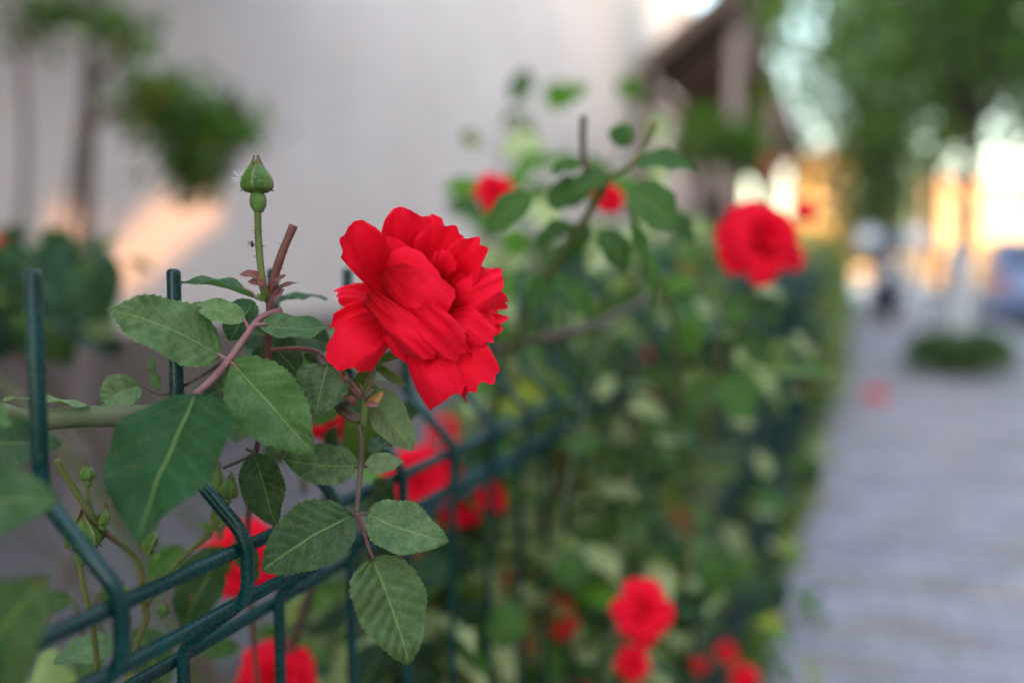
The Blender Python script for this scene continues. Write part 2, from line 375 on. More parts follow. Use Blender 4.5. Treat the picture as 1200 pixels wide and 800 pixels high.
# unseen slab across the street, added for shade; its slits shape the sun patches
def block():
    e = empty('street_shade_slab', FP(0, -9.5, 0), 'unseen thin slab added across the street to shade the pavement', 'sun blocker')
    q0, q1 = -9.9, -9.3; rays = []
    tl = SUN.xy.length
    def hole(px, py):                      # where the sun ray that reaches the wall point at (px,py) crosses the slab
        d = (P(px, py, 1)-CAM); q = d.dot(NQ); t = QW/q; W = CAM+d*t
        sq = SUN.dot(NQ); k = (-9.6-QW)/sq; X = W+SUN*k; return X.dot(DF), X.z
    bands = [((50, 300), (62, 234), (112, 234), (104, 300)), ((118, 304), (175, 238), (262, 220), (258, 268)), ((88, 366), (128, 300), (246, 266), (160, 340)), ((70, 385), (100, 345), (132, 352), (122, 385))]  # openings shaped to drop the sun patches on the house wall
    polys = [[hole(*c) for c in b] for b in bands]
    def inside(x, z):
        for pl in polys:
            c = False; j = len(pl)-1
            for i in range(len(pl)):
                xi, zi = pl[i]; xj, zj = pl[j]
                if (zi > z) != (zj > z) and x < (xj-xi)*(z-zi)/(zj-zi)+xi: c = not c
                j = i
            if c: return True
        return False
    xs = [c[0] for p in polys for c in p]; zs = [c[1] for p in polys for c in p]
    a0, a1, b0, b1 = min(xs)-.1, max(xs)+.1, min(zs)-.1, max(zs)+.1
    q0, q1 = -9.62, -9.58
    b = MB(); b.fbox(-45, a0, q0, q1, -.13, 14).fbox(a1, 7, q0, q1, -.13, 14).fbox(7, 36, q0, q1, -.13, 9.5).fbox(a0, a1, q0, q1, -.13, b0).fbox(a0, a1, q0, q1, b1, 14)
    nx, nz_ = 60, 36
    for j in range(nz_):
        run = None
        for i in range(nx+1):
            ins = i == nx or inside(a0+(a1-a0)*(i+.5)/nx, b0+(b1-b0)*(j+.5)/nz_)
            ins = ins and (i == nx or j % 3 == 0)
            if not ins and run is None: run = i
            if ins and run is not None:
                b.fbox(a0+(a1-a0)*run/nx, a0+(a1-a0)*i/nx, q0, q1, b0+(b1-b0)*j/nz_, b0+(b1-b0)*(j+1)/nz_); run = None
    b.build('wall', M_pinkwall, e, smooth=False)
block()

# ------------------------------------------------------------------ wire fence
QF = .216; PS = .06; P0 = 1.008*.216
def fence():
    fe = empty('wire_fence', FP(P0, QF, 0), 'dark green welded wire fence with folded top running away along the rose bed', 'fence')
    zt = .858; k = .0265; r = .00235
    def vprof(hi):
        pts = [(0, zt), (0, zt-.064)]
        def arc(a, c, b, n):                      # rounded bend at c between a and b
            rr = .006 if hi else .003; va = (Vector(a)-Vector(c)).normalized()*rr; vb = (Vector(b)-Vector(c)).normalized()*rr
            return [tuple((1-t)**2*(Vector(c)+va)+2*t*(1-t)*Vector(c)+t*t*(Vector(c)+vb)) for t in [i/n for i in range(n+1)]]
        cor = [(0, zt), (0, zt-.062), (-k, zt-.088), (-k, zt-.108), (0, zt-.128), (0, zt-.33), (-k, zt-.355), (-k, zt-.375), (0, zt-.395),
               (0, zt-.62), (-k, zt-.645), (-k, zt-.665), (0, zt-.685), (0, .06)]
        out = [cor[0]]
        for i in range(1, len(cor)-1):
            out += arc(cor[i-1], cor[i], cor[i+1], 5 if hi and i < 5 else 2)
        return out+[cor[-1]]
    def wire_mesh(hi, rr):
        s = 14 if hi else 6; pr = vprof(hi); b = MB()
        pts = [NQ*q + Vector((0, 0, z)) for q, z in pr]
        if hi: pts = [pts[0]+Vector((0, 0, .0012)), pts[0]+Vector((0, 0, .0008)), pts[0]] + pts[1:]; rad = [rr*.45, rr*.85, rr]+[rr]*(len(pts)-3)
        else: rad = rr
        return b.tube(pts, rad, s).mesh('vertical_wire', M_wire)
    mh, ml = wire_mesh(True, r), wire_mesh(False, r)
    n = 260
    for i in range(-2, n):
        p = P0 + PS*i
        o = bpy.data.objects.new('vertical_wire', mh if i < 9 else ml); COL.objects.link(o)
        o.parent = fe; o.location = FP(p, QF, 0)-WL(fe)
    rest = MB()
    for i in range(n, 700):
        p = P0+PS*i; rest.tube([FP(p, QF, zt), FP(p, QF, .06)], r, 4)
    rest.build('vertical_wires_beyond', M_wire, fe, kind='stuff')
    hr = .00235; pe = P0+PS*700
    rows = [(-k+.0052, zt-.0930), (-k+.0052, zt-.1112), (.0052, zt-.1345), (.0052, zt-.327), (-k+.0052, zt-.357), (-k+.0052, zt-.376), (.0052, zt-.40), (.0052, zt-.61), (-k+.0052, zt-.648), (-k+.0052, zt-.668), (.0052, zt-.69), (.0052, .10)]
    for q, z in rows:
        MB().tube([FP(P0-.35, QF+q, z), FP(1.0, QF+q, z), FP(6, QF+q, z), FP(pe, QF+q, z)], hr, 12).build('horizontal_wire', M_wire, fe)
    for p in (2.62, 5.12, 7.62, 10.12, 12.62, 15.12, 20.12, 25.12, 30.12):
        po = MB().fbox(p, p+.06, QF+.012, QF+.072, -.1, .88).build('post', M_wire, fe, smooth=False)
        MB().fbox(p-.004, p+.064, QF+.008, QF+.076, .881, .895).build('cap', M_black, po, smooth=False)
fence()

# ------------------------------------------------------------------ leaf and flower shapes
def leaf_geo(b, L, W, nu, nv, fold=.15, arch=.1, side=.0, serr=0., teeth=14, wave=.02, seed=0, Mx=None, quilt=.0, widest=.6, twist=0., tipp=.72):
    hws = []
    for i in range(nu+1):
        u = i/nu; hws.append((u**widest)*((1-u)**tipp) if 0 < u < 1 else 0)
    mx = max(hws) or 1; vs = []; uvs = []; off = Vector((seed*3.7, seed*1.3, 0))
    for i in range(nu+1):
        u = i/nu; hw = W/2*hws[i]/mx
        if serr and 0 < i < nu: hw = hw*(1+.06*noise.noise(Vector((u*3, seed, 0)))) + serr*W*.42*(.5-((u*teeth+.2*sin(u*9+seed)) % 1.0))
        hw = max(hw, L*.004)
        for j in range(nv+1):
            v = -1+2*j/nv; a = abs(v)
            x = v*hw*cos(min(abs(fold), 1.2)*.6)*(1+(.10*noise.noise(Vector((u*3.3, v, seed+5))) if serr else 0)) + side*L*4*u*(1-u); y = L*u - (serr*L*.05*a if serr else 0)
            z = fold*a*hw + arch*L*4*u*(1-u)
            z += quilt*L*a*(1-a)*4*sin(2*pi*(u*8-a*2.1)) - quilt*L*2.0*exp(-(v/.12)**2)*(1-u)
            z += wave*L*noise.noise(Vector((x/L*4, y/L*4, 0))+off) + wave*L*.8*a*a*sin(u*15+seed+v*1.5)*min(1, u*4)
            if twist: ca, sa = cos(twist*(u-.5)), sin(twist*(u-.5)); x, z = x*ca-z*sa, x*sa+z*ca
            p = Vector((x, y, z)); vs.append(Mx @ p if Mx else p); uvs.append((u, j/nv))
    fs = [(i*(nv+1)+j, i*(nv+1)+j+1, (i+1)*(nv+1)+j+1, (i+1)*(nv+1)+j) for i in range(nu) for j in range(nv)]
    return b.add(vs, fs, uvs)
def petal_geo(b, B, T, W, nh, nu=14, nv=16, cup=.3, bulge=.1, curl=.15, ruf=.04, notch=.05, seed=0, base_w=.25, side=0., edge=0.):
    """cup>0: the sides rise towards nh; bulge: arch along the petal; curl: how far the rim rolls back from nh"""
    B = Vector(B); T = Vector(T); L = (T-B).length; M = frame(T-B, nh); vs = []; uvs = []; off = Vector((seed*5.1, seed*2.3, seed))
    for i in range(nu+1):
        u = i/nu
        for j in range(nv+1):
            v = -1+2*j/nv; s = sin(v*pi/2*.94); w = W/2*(base_w+(1-base_w)*min(1, 1.12*u**.75))*(1-.10*max(0, u-.7)/.3)
            x = w*s; y = L*u - L*.34*(1-cos(v*pi/2*.94))*u*u*(1 if W > L*.6 else .7)
            y -= notch*L*exp(-((v-.1*sin(seed*7))/.2)**2)*u**8
            y += ruf*L*.5*noise.noise(Vector((v*3.2, 0, 0))+off)*u**4 + ruf*L*.12*sin(v*15+seed*5)*u**10 + ruf*L*.30*noise.noise(Vector((v*6, 3, 0))+off)*u**8
            x *= 1+ruf*.6*noise.noise(Vector((0, u*3.5, v))+off*1.3)
            z = cup*w*s*s + bulge*L*4*u*(1-u)*(1-.3*v*v)
            e = max(0, (u-.66)/.34); sd = max(0, (abs(v)-.62)/.38)
            z -= curl*L*(e*e + .8*sd*sd*u)
            z += ruf*L*(u**2.5)*(.55*sin(v*4.4+seed*2.1)+.6*noise.noise(Vector((v*3.4, u*2.6, 1))+off)*2+.35*e*sin(v*13+seed*3)) + ruf*L*.7*noise.noise(Vector((v*1.8, u*2, 4))+off)
            z += edge*L*v*u + .009*L*noise.noise(Vector((v*7, u*3, 9))+off) + .022*L*noise.noise(Vector((v*3.5, u*5, 2))+off)
            x += side*L*u*u
            vs.append(B + M @ Vector((x, y, z))); uvs.append((u, j/nv))
    fs = [(i*(nv+1)+j, i*(nv+1)+j+1, (i+1)*(nv+1)+j+1, (i+1)*(nv+1)+j) for i in range(nu) for j in range(nv)]
    return b.add(vs, fs, uvs)
GREENS = {'mid': (.055, .130, .038), 'dark': (.014, .046, .018), 'teal': (.020, .068, .042), 'pale': (.36, .40, .27), 'yel': (.22, .25, .030), 'brown': (.26, .10, .03), 'fresh': (.080, .20, .024)}
def leafcol(rnd, wts=None):
    k = rnd.choices(('mid', 'dark', 'teal', 'pale', 'yel', 'brown', 'fresh'), wts or (28, 30, 12, 10, 7, 2, 11))[0]
    g = rnd.uniform(.7, 1.3); return (*[c*g for c in GREENS[k]], rnd.uniform(0, .7) if not wts else 0)
# twelve leaf shapes shared by every distant leaf that is its own object
VARS = []; VCOL = []
vr = random.Random(11)
for i in range(14):
    b = MB(); b.col = leafcol(vr, tuple(int(j == (0, 0, 0, 1, 1, 2, 3, 3, 4, 6, 6, 1, 2, 5)[i]) for j in range(7)))
    leaf_geo(b, 1, vr.uniform(.55, .72), 8, 4, vr.uniform(.05, .4), vr.uniform(-.05, .16), wave=.06, seed=i)
    VARS.append(b.mesh('leaf', M_leaf)); VCOL.append(b.col)
def rose_geo(b, c, axis, S, seed=0, nu=5, nv=6):
    r_ = random.Random(seed); A = Vector(axis).normalized(); X = A.orthogonal().normalized(); Y = A.cross(X)
    k = 0
    for (n, open_, ln, wd) in ((3, .15, .5, .55), (5, .45, .62, .62), (6, .9, .78, .72), (7, 1.35, .95, .8), (6, 1.65, .98, .8)):
        for i in range(n):
            t = 2*pi*(i+.5*(k % 2))/n + r_.uniform(-.25, .25); o = open_+r_.uniform(-.12, .12); D = X*cos(t)+Y*sin(t)
            B = Vector(c)+D*S*.03-A*S*.12; T = B+(A*cos(o)+D*sin(o))*S*.5*ln*r_.uniform(.9, 1.1)
            petal_geo(b, B, T, S*.5*wd*r_.uniform(.9, 1.15), A*sin(o)-D*cos(o), nu, nv, .35, .08, .16 if k > 1 else .02, .07, .05, seed*10+k*7+i)
        k += 1
    return b
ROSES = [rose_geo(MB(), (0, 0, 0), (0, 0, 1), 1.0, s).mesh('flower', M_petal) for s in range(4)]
SEP = MB()
for i in range(5):
    t = 2*pi*i/5; D = Vector((cos(t), sin(t), 0)); leaf_geo(SEP, .42, .1, 5, 2, .3, .05, Mx=frame(D-Vector((0, 0, .3)), Vector((0, 0, 1))))
SEP.col = (.08, .14, .03, 0)
def add_flower(parent, c, size, axis, k=0, label=None):
    o = bpy.data.objects.new('flower', ROSES[k % 4]); COL.objects.link(o); o.parent = parent
    o.matrix_local = Matrix.Translation(Vector(c)-WL(parent)) @ Vector(axis).to_track_quat('Z', 'Y').to_matrix().to_4x4() @ Matrix.Rotation(k*1.3, 4, 'Z') @ Matrix.Scale(size, 4)
    if label: o['label'] = label
    return o
def add_leaf(parent, B, T, wr, nh, k):
    B = Vector(B); T = Vector(T); L = (T-B).length; o = bpy.data.objects.new('leaf', VARS[k % len(VARS)]); COL.objects.link(o); o.parent = parent
    M = frame(T-B, nh).to_4x4(); M = M @ Matrix.Diagonal((L*wr/.63, L, L, 1)); M.translation = B-WL(parent); o.matrix_local = M; return o

# ------------------------------------------------------------------ the rose bush in focus
D0 = .335
hero = empty('rose_bush', P(315, 560, D0+.02), 'sharp rose bush with one open red rose and a green bud above the fence', 'rose bush')
def hleaf(base, tip, W, n, col='mid', frost=.5, zb=D0, zt=None, fold=.12, arch=.06, side=0., serr=.09, seed=0, nu=56, nv=14, quilt=.006, twist=0., wave=.035, teeth=17, tipp=.84, name='leaf', parent=None, label=None, widest=.6):
    B = P(*base, zb); T = P(*tip, zt or zb); L = (T-B).length; b = MB()
    b.col = (*(GREENS[col] if isinstance(col, str) else col), frost)
    Mm = frame(T-B, camv(*n)).to_4x4(); Mm.translation = B
    leaf_geo(b, L, W/1167*zb, nu, nv, fold, arch, side, serr, teeth, wave, seed, Mm, quilt*1.9, twist=twist, widest=widest, tipp=tipp)
    return b.build(name, M_leaf, parent or hero, label=label)
T_ = D0-.001
# first compound leaf, left (frosted, upper)
hleaf((258, 416), (124, 362), 76, (.15, .55, 1), (.050, .115, .042), .8, D0-.004, D0-.022, .10, .05, .03, seed=1, label='broad pale frosted leaf')
hleaf((271, 424), (368, 533), 84, (-.25, .3, 1), (.045, .115, .034), .55, D0-.006, D0-.012, .16, .03, -.01, seed=2, quilt=.004)
hleaf((228, 462), (160, 636), 158, (-.3, .12, 1), (.012, .062, .024), .10, D0-.030, D0-.058, .10, .03, 0, serr=.06, seed=3, quilt=.003, tipp=.95, widest=.55, label='large dark green leaf hanging forward')
hleaf((287, 374), (224, 357), 33, (.0, .7, 1), (.08, .15, .06), .9, D0-.004, D0-.006, .1, .05, seed=4, nu=36, nv=10)
hleaf((304, 380), (388, 383), 36, (.1, .6, .8), (.032, .090, .042), .55, D0-.004, D0-.002, .2, -.02, .03, seed=5)
hleaf((296, 352), (268, 400), 52, (-.5, .2, 1), (.022, .07, .038), .25, D0+.008, D0+.006, .2, .06, -.06, seed=6, serr=.14)
hleaf((300, 349), (212, 331), 26, (.1, 1, .25), 'teal', .7, D0+.010, D0+.006, .55, .06, seed=7, twist=.5)
hleaf((316, 356), (384, 350), 22, (0, 1, .4), 'teal', .5, D0+.030, D0+.040, .2, .08, seed=8)
hleaf((384, 428), (370, 489), 64, (.1, -.1, 1), (.026, .062, .036), .85, D0+.006, D0+.004, .06, .04, .02, seed=9, widest=.35)
hleaf((438, 455), (485, 528), 46, (.4, .2, 1), (.12, .17, .11), .9, D0+.014, D0+.02, .3, -.04, .04, seed=10, serr=.04)
hleaf((419, 545), (332, 537), 50, (.05, .4, 1), (.030, .075, .034), .7, D0+.010, D0+.008, .14, .03, -.05, seed=11)
hleaf((427, 547), (473, 541), 27, (-.1, .5, .9), (.10, .15, .10), .9, D0+.010, D0+.012, .25, .05, seed=12, nu=36, nv=10)
hleaf((434, 532), (470, 512), 30, (-.1, .8, .6), (.03, .07, .04), .4, D0+.016, D0+.03, .3, .05, seed=30, nu=30, nv=8)
hleaf((413, 603), (306, 670), 80, (-.1, .25, 1), (.020, .060, .024), .35, D0-.002, D0-.012, .14, .03, .03, seed=13, quilt=.009, label='dark serrated leaf of the hanging spray')
hleaf((430, 601), (526, 634), 62, (.15, .45, 1), (.046, .10, .052), .75, D0-.002, D0-.008, .12, .05, .05, seed=14, quilt=.006, label='pale leaf with a whitish worm trail')
hleaf((436, 653), (480, 780), 84, (.3, .05, 1), (.045, .088, .034), .5, D0-.004, D0-.010, .20, .02, -.02, seed=15, quilt=.012, widest=.5)
hleaf((297, 532), (322, 617), 56, (-.2, .1, 1), (.026, .058, .026), .3, D0+.012, D0+.008, .15, .04, -.03, seed=16)
hleaf((163, 451), (116, 478), 44, (.3, .3, 1), (.10, .16, .10), .9, D0+.006, D0, .35, .05, .06, seed=17, quilt=.012)
hleaf((190, 459), (178, 412), 18, (-.7, .2, .8), (.05, .10, .045), .4, D0+.006, D0+.008, .4, .05, seed=18, nu=30, nv=8)
hleaf((-40, 520), (72, 520), 62, (.05, .35, 1), (.022, .070, .048), .35, D0-.045, D0-.040, .15, .05, seed=19, nu=36, nv=10)
hleaf((-60, 590), (70, 583), 84, (.0, .3, 1), (.030, .085, .040), .45, D0-.080, D0-.085, .12, .04, seed=20, nu=36, nv=10)
hleaf((-60, 820), (55, 672), 122, (.2, .3, 1), (.040, .085, .030), .30, D0-.090, D0-.100, .10, .04, seed=21, nu=36, nv=10, label='out of focus leaf in the bottom left corner')
hleaf((-30, 470), (13, 500), 30, (.1, .5, 1), (.06, .14, .06), .3, D0-.05, D0-.055, .1, .05, seed=22, nu=24, nv=8)
hleaf((105, 476), (3, 468), 16, (.05, 1, .35), (.15, .19, .12), .9, D0-.006, D0-.014, .3, .03, seed=23, nu=36, nv=8)
hleaf((300, 497), (252, 503), 36, (.2, .2, 1), (.10, .13, .10), .6, D0+.045, D0+.05, .1, .04, seed=24, nu=24, nv=8)
hleaf((276, 450), (238, 466), 36, (0, .4, .9), (.02, .05, .025), .3, D0+.014, D0+.012, .2, .06, seed=25)
hleaf((262, 640), (212, 746), 62, (-.3, .2, 1), (.022, .060, .022), .15, D0+.070, D0+.075, .2, .06, seed=27, nu=24, nv=8)
hleaf((288, 628), (300, 682), 34, (-.5, .2, 1), (.025, .06, .025), .15, D0+.05, D0+.05, .2, .06, seed=31, nu=24, nv=8)
hleaf((140, 752), (62, 778), 44, (0, .7, .7), (.08, .14, .07), .6, D0+.05, D0+.03, .15, .05, seed=29, nu=24, nv=8)
hleaf((160, 735), (196, 806), 50, (.2, .3, 1), (.028, .07, .03), .3, D0+.08, D0+.08, .15, .05, seed=32, nu=24, nv=8)
hleaf((92, 800), (130, 745), 40, (0, .6, .8), (.03, .07, .035), .3, D0+.10, D0+.10, .15, .05, seed=33, nu=24, nv=8)
hleaf((330, 398), (275, 385), 46, (0, .4, 1), (.018, .045, .02), .2, D0+.035, D0+.04, .2, .06, seed=34, nu=24, nv=8)
hleaf((315, 400), (322, 455), 44, (-.3, .2, 1), (.03, .07, .03), .2, D0+.03, D0+.035, .2, .06, seed=35, nu=24, nv=8)
hleaf((330, 392), (392, 405), 40, (.2, .4, 1), (.022, .055, .03), .2, D0+.028, D0+.04, .2, .06, seed=36, nu=24, nv=8)
hleaf((395, 412), (458, 440), 50, (.1, .6, .8), (.11, .15, .11), .8, D0+.04, D0+.06, .1, .04, seed=37, nu=24, nv=8)
hleaf((415, 450), (448, 500), 44, (.4, .1, 1), (.06, .11, .04), .4, D0+.06, D0+.07, .1, .04, seed=38, nu=24, nv=8)
hleaf((432, 480), (420, 548), 50, (.2, .1, 1), (.10, .16, .03), .1, D0+.10, D0+.11, .1, .04, seed=39, nu=24, nv=8)
hleaf((366, 410), (440, 396), 50, (.0, .8, .6), (.09, .14, .10), .6, D0+.09, D0+.11, .1, .04, seed=40, nu=24, nv=8)
hleaf((225, 470), (288, 462), 26, (.0, .7, .7), (.04, .07, .035), .4, D0+.02, D0+.02, .2, .04, seed=41, nu=24, nv=8)
hleaf((310, 395), (352, 440), 44, (.0, .4, .9), (.020, .05, .025), .3, D0+.02, D0+.025, .2, .04, seed=42, nu=24, nv=8)
hr_ = random.Random(14)
for i, (x, y) in enumerate([(345, 425), (365, 400), (330, 470), (350, 505), (395, 500), (405, 470), (440, 560), (380, 575), (300, 440), (285, 410), (245, 500), (215, 640), (120, 690), (85, 700), (235, 760), (410, 590), (460, 600), (455, 480), (330, 620), (270, 600)]):
    a = hr_.uniform(0, 6.28); l = hr_.uniform(34, 56); z = D0+hr_.uniform(.05, .13); hleaf((x, y), (x+l*cos(a), y+l*abs(sin(a))*hr_.choice((1, 1, -1))), l*hr_.uniform(.55, .75), (hr_.uniform(-.4, .4), hr_.uniform(.1, 1), 1), hr_.choice(('dark', 'dark', 'teal', 'mid', 'dark')), hr_.uniform(0, .5), z, z+.01, .2, .05, seed=60+i, nu=22, nv=8)
    c = curve([P(x, y, z), P(x+hr_.uniform(-12, 12), y+26, z+.008), P(x+hr_.uniform(-20, 20), y+70, z+.03)], 4); MB().tube(c, [.0006+.0001*k for k in range(9)], 6).build('leaf_stalk', M_stem_green, hero)
# stems: (pixel points with depth offset), widths in pixels
def stem(pts, wid, m, name='stem', sides=10, parent=None, bumps=0., n=8):
    c = curve([P(x, y, D0+dz) for x, y, dz in pts], n); k = len(c); ws = wid if hasattr(wid, '__len__') else (wid, wid); rad = []
    for i in range(k):
        t = i/(k-1)*(len(ws)-1); a = int(min(t, len(ws)-2)); rad.append((ws[a]+(ws[a+1]-ws[a])*(t-a))/2/1167*D0*(1+bumps*noise.noise(c[i]*140)))
    return MB().tube(c, rad, sides).build(name, m, parent or hero), c, rad
s1, c1, r1 = stem([(302, 246, 0), (303, 282, .001), (308, 333, 0), (315, 352, .004)], (8.5, 8.5, 11), M_stem_green, n=14, sides=14, bumps=.12)
s2, c2, r2 = stem([(344, 264, 0), (330, 298, 0), (320, 330, .002), (316, 352, .004)], (10, 9.5, 10), M_stem_red, n=14, sides=14, bumps=.2)
s3, c3, r3 = stem([(316, 345, .004), (317, 365, .005), (315, 395, .012), (312, 440, .018), (305, 500, .03), (296, 560, .045), (290, 640, .085), (298, 760, .12), (310, 900, .15)], (12, 10, 9, 8, 8, 8, 9, 10), M_stem_red, sides=12, bumps=.15)
stem([(330, 363, .002), (306, 372, -.001), (292, 388, -.004), (268, 422, -.006), (248, 445, -.014), (227, 463, -.028)], (7.5, 8, 9, 7), M_stem_pink, sides=12, bumps=.2)
stem([(292, 388, -.004), (288, 378, -.004), (284, 373, -.004)], (4.5, 3), M_stem_pink); stem([(298, 381, -.004), (304, 380, -.004), (312, 380, -.004)], (5, 3), M_stem_pink)
stem([(268, 422, -.006), (261, 418, -.005), (254, 414, -.004)], (5, 3.5), M_stem_pink); stem([(268, 422, -.006), (273, 426, -.006), (277, 431, -.006)], (5, 3), M_stem_pink)
stem([(265, 421, -.006), (240, 438, 0), (215, 452, .004), (190, 462, .006), (163, 451, .006)], (4, 4, 4, 3, 2.5), M_stem_brown)
stem([(302, 350, .008), (294, 342, .01), (284, 338, .01)], (4, 3), M_stem_pink)
stem([(0, 482, -.02), (40, 492, -.010), (90, 488, -.004), (140, 487, 0), (200, 480, .006), (262, 470, .016), (310, 458, .022)], (20, 24, 26, 24, 18, 13, 10), M_cane, 'cane', sides=18, bumps=.12)
stem([(316, 410, .012), (345, 408, .01), (372, 412, .012), (386, 425, .008), (398, 432, .006), (404, 447, .006), (424, 466, .008)], (5, 5.5, 5, 5, 4.5, 5, 6), M_stem_red)
stem([(438, 425, .022), (436, 440, .016), (430, 462, .008), (428, 482, .008), (426, 500, .010)], (7.5, 8, 8.5, 10, 9), M_stem_green, bumps=.1)
stem([(404, 440, .006), (414, 452, .008), (424, 462, .008)], (7, 6), M_stem_pink); stem([(412, 470, .012), (396, 478, .014), (412, 490, .012), (424, 492, .010)], (6, 7, 9, 9), M_stem_brown)
stem([(424, 492, .01), (400, 478, .016), (380, 470, .02), (340, 462, .02), (310, 455, .02)], (10, 8, 8, 8), M_stem_brown)
stem([(421, 498, .008), (424, 520, .008), (423, 545, .009), (420, 575, .004), (418, 601, 0)], (6, 6.5, 7, 6.5, 5.5), M_stem_brown, sides=12, bumps=.12, name='leaf_stalk')
stem([(418, 601, 0), (427, 625, 0), (432, 642, -.002), (438, 655, -.004)], (5, 4, 4, 3), M_stem_red, name='leaf_stalk')
stem([(410, 604, 0), (418, 602, 0), (432, 602, 0)], (4, 4.5, 4), M_stem_brown); stem([(416, 546, .009), (423, 546, .009), (430, 547, .01)], (3.5, 5, 3.5), M_stem_brown)
# flowering stems behind the fence
stem([(66, 538, .004), (85, 570, .008), (105, 600, .012), (122, 622, .02), (148, 643, .03), (165, 665, .035), (166, 700, .04), (172, 722, .045), (158, 760, .05), (146, 812, .05)], (9, 8, 9, 8, 7, 8, 9, 9, 10), M_stem_green)
stem([(102, 566, .012), (104, 585, .012), (108, 602, .013)], (4, 6), M_stem_green)
stem([(112, 640, .02), (124, 626, .02), (130, 630, .02)], (4, 5), M_stem_red)
stem([(92, 655, .014), (98, 690, .016), (106, 725, .02), (112, 760, .03), (118, 840, .05), (126, 960, .07)], (7, 8, 9), M_stem_green)
stem([(255, 608, .035), (240, 630, .035), (212, 655, .04), (190, 680, .04), (172, 705, .04)], (10, 8, 7, 8), M_stem_green, bumps=.2)
stem([(288, 525, .012), (296, 532, .012), (262, 548, .014)], (4, 5, 4), M_stem_brown)
stem([(168, 718, .045), (186, 690, .045), (240, 660, .05)], (6, 6), M_stem_brown)
# prickles and glands
pk = MB(); pr_ = random.Random(5)
for c, rr, n, ln in ((c1, r1, 46, .0011), (c2, r2, 26, .0009)):
    for i in range(n):
        k = pr_.randrange(1, len(c)-1); t = (c[k+1]-c[k-1]).normalized(); a = t.orthogonal().normalized(); D = Matrix.Rotation(pr_.uniform(0, 6.28), 3, t) @ a
        l = ln*pr_.uniform(.5, 1.2); B = c[k]+D*rr[k]*.9; pk.tube([B, B+D*l*.6, B+D*l], [.00016, .00010, .00006], 5)
pk.build('prickles', M_stem_red, hero, kind='stuff')
# bracts at the fork
def bract(b, t, W, n, m=M_stem_red, z=0, arch=.12, name='bract', fold=.4):
    B = P(*b, D0+z); T = P(*t, D0+z-.002); g = MB(); Mm = frame(T-B, camv(*n)).to_4x4(); Mm.translation = B
    leaf_geo(g, (T-B).length, W/1167*D0, 14, 6, fold, arch, 0, 0, 0, .03, W, Mm, 0); return g.build(name, m, hero)
bract((308, 328), (280, 322), 14, (.1, .7, .7)); bract((310, 332), (290, 330), 9, (.1, .2, 1)); bract((318, 350), (349, 331), 11, (-.4, .7, .6)); bract((318, 340), (336, 322), 9, (-.5, .4, .7))
bract((312, 340), (300, 325), 9, (.3, .3, .9)); bract((316, 352), (333, 338), 9, (.2, -.2, 1), M_stem_pink); bract((310, 352), (301, 344), 8, (.3, -.2, 1), M_bud)
bract((424, 468), (440, 455), 9, (.2, .5, .9), M_stem_brown, .006); bract((428, 474), (449, 458), 12, (.1, -.5, .9), stem_mat('orange_bract', (.35, .13, .03), (.42, .20, .05), (.30, .08, .04)), .006)
bract((424, 470), (421, 448), 6, (.6, .2, .6), M_stem_green, .008); bract((430, 470), (444, 474), 8, (.2, -.3, .9), M_stem_pink, .006); bract((418, 475), (402, 462), 9, (.3, .3, .8), M_stem_red, .008)

# buds
def lin2(t):
    T = ((0, .62), (.05, .84), (.13, .97), (.25, 1), (.38, .965), (.5, .86), (.62, .70), (.72, .53), (.8, .38), (.87, .24), (.93, .14), (1, .07))
    for (a, b), (c, d) in zip(T, T[1:]):
        if t <= c: return b+(d-b)*(t-a)/(c-a)
    return .07
def sepal_mat():
    m, N, L, b = newmat('bud_sepal'); tc = N.new('ShaderNodeTexCoord'); sp = N.new('ShaderNodeSeparateXYZ'); L.new(tc.outputs['UV'], sp.inputs[0])
    av = math_(N, L, 'ABSOLUTE', math_(N, L, 'SUBTRACT', sp.outputs[1], .5)); f = nz(N, L, 700, 4, tc.outputs['Object']); g = nz(N, L, 160, 3, tc.outputs['Object'])
    col = ramp(N, L, g, [(.3, (.045, .105, .010)), (.6, (.085, .165, .018)), (.8, (.17, .14, .03))])
    col = mixc(N, L, ramp(N, L, av, [(.40, (0, 0, 0)), (.48, (.8, .8, .8))]), col, (.26, .24, .12))
    col = mixc(N, L, ramp(N, L, sp.outputs[0], [(.72, (0, 0, 0)), (1.0, (.85, .85, .85))]), col, (.24, .10, .06))
    col = mixc(N, L, ramp(N, L, f, [(.58, (0, 0, 0)), (.75, (.5, .5, .5))]), col, (.30, .34, .20))
    L.new(col, b.inputs['Base Color']); b.inputs['Roughness'].default_value = .5; b.inputs['Specular IOR Level'].default_value = .3; bump(N, L, b, f, .4, .0003); return m
M_sepal = sepal_mat()
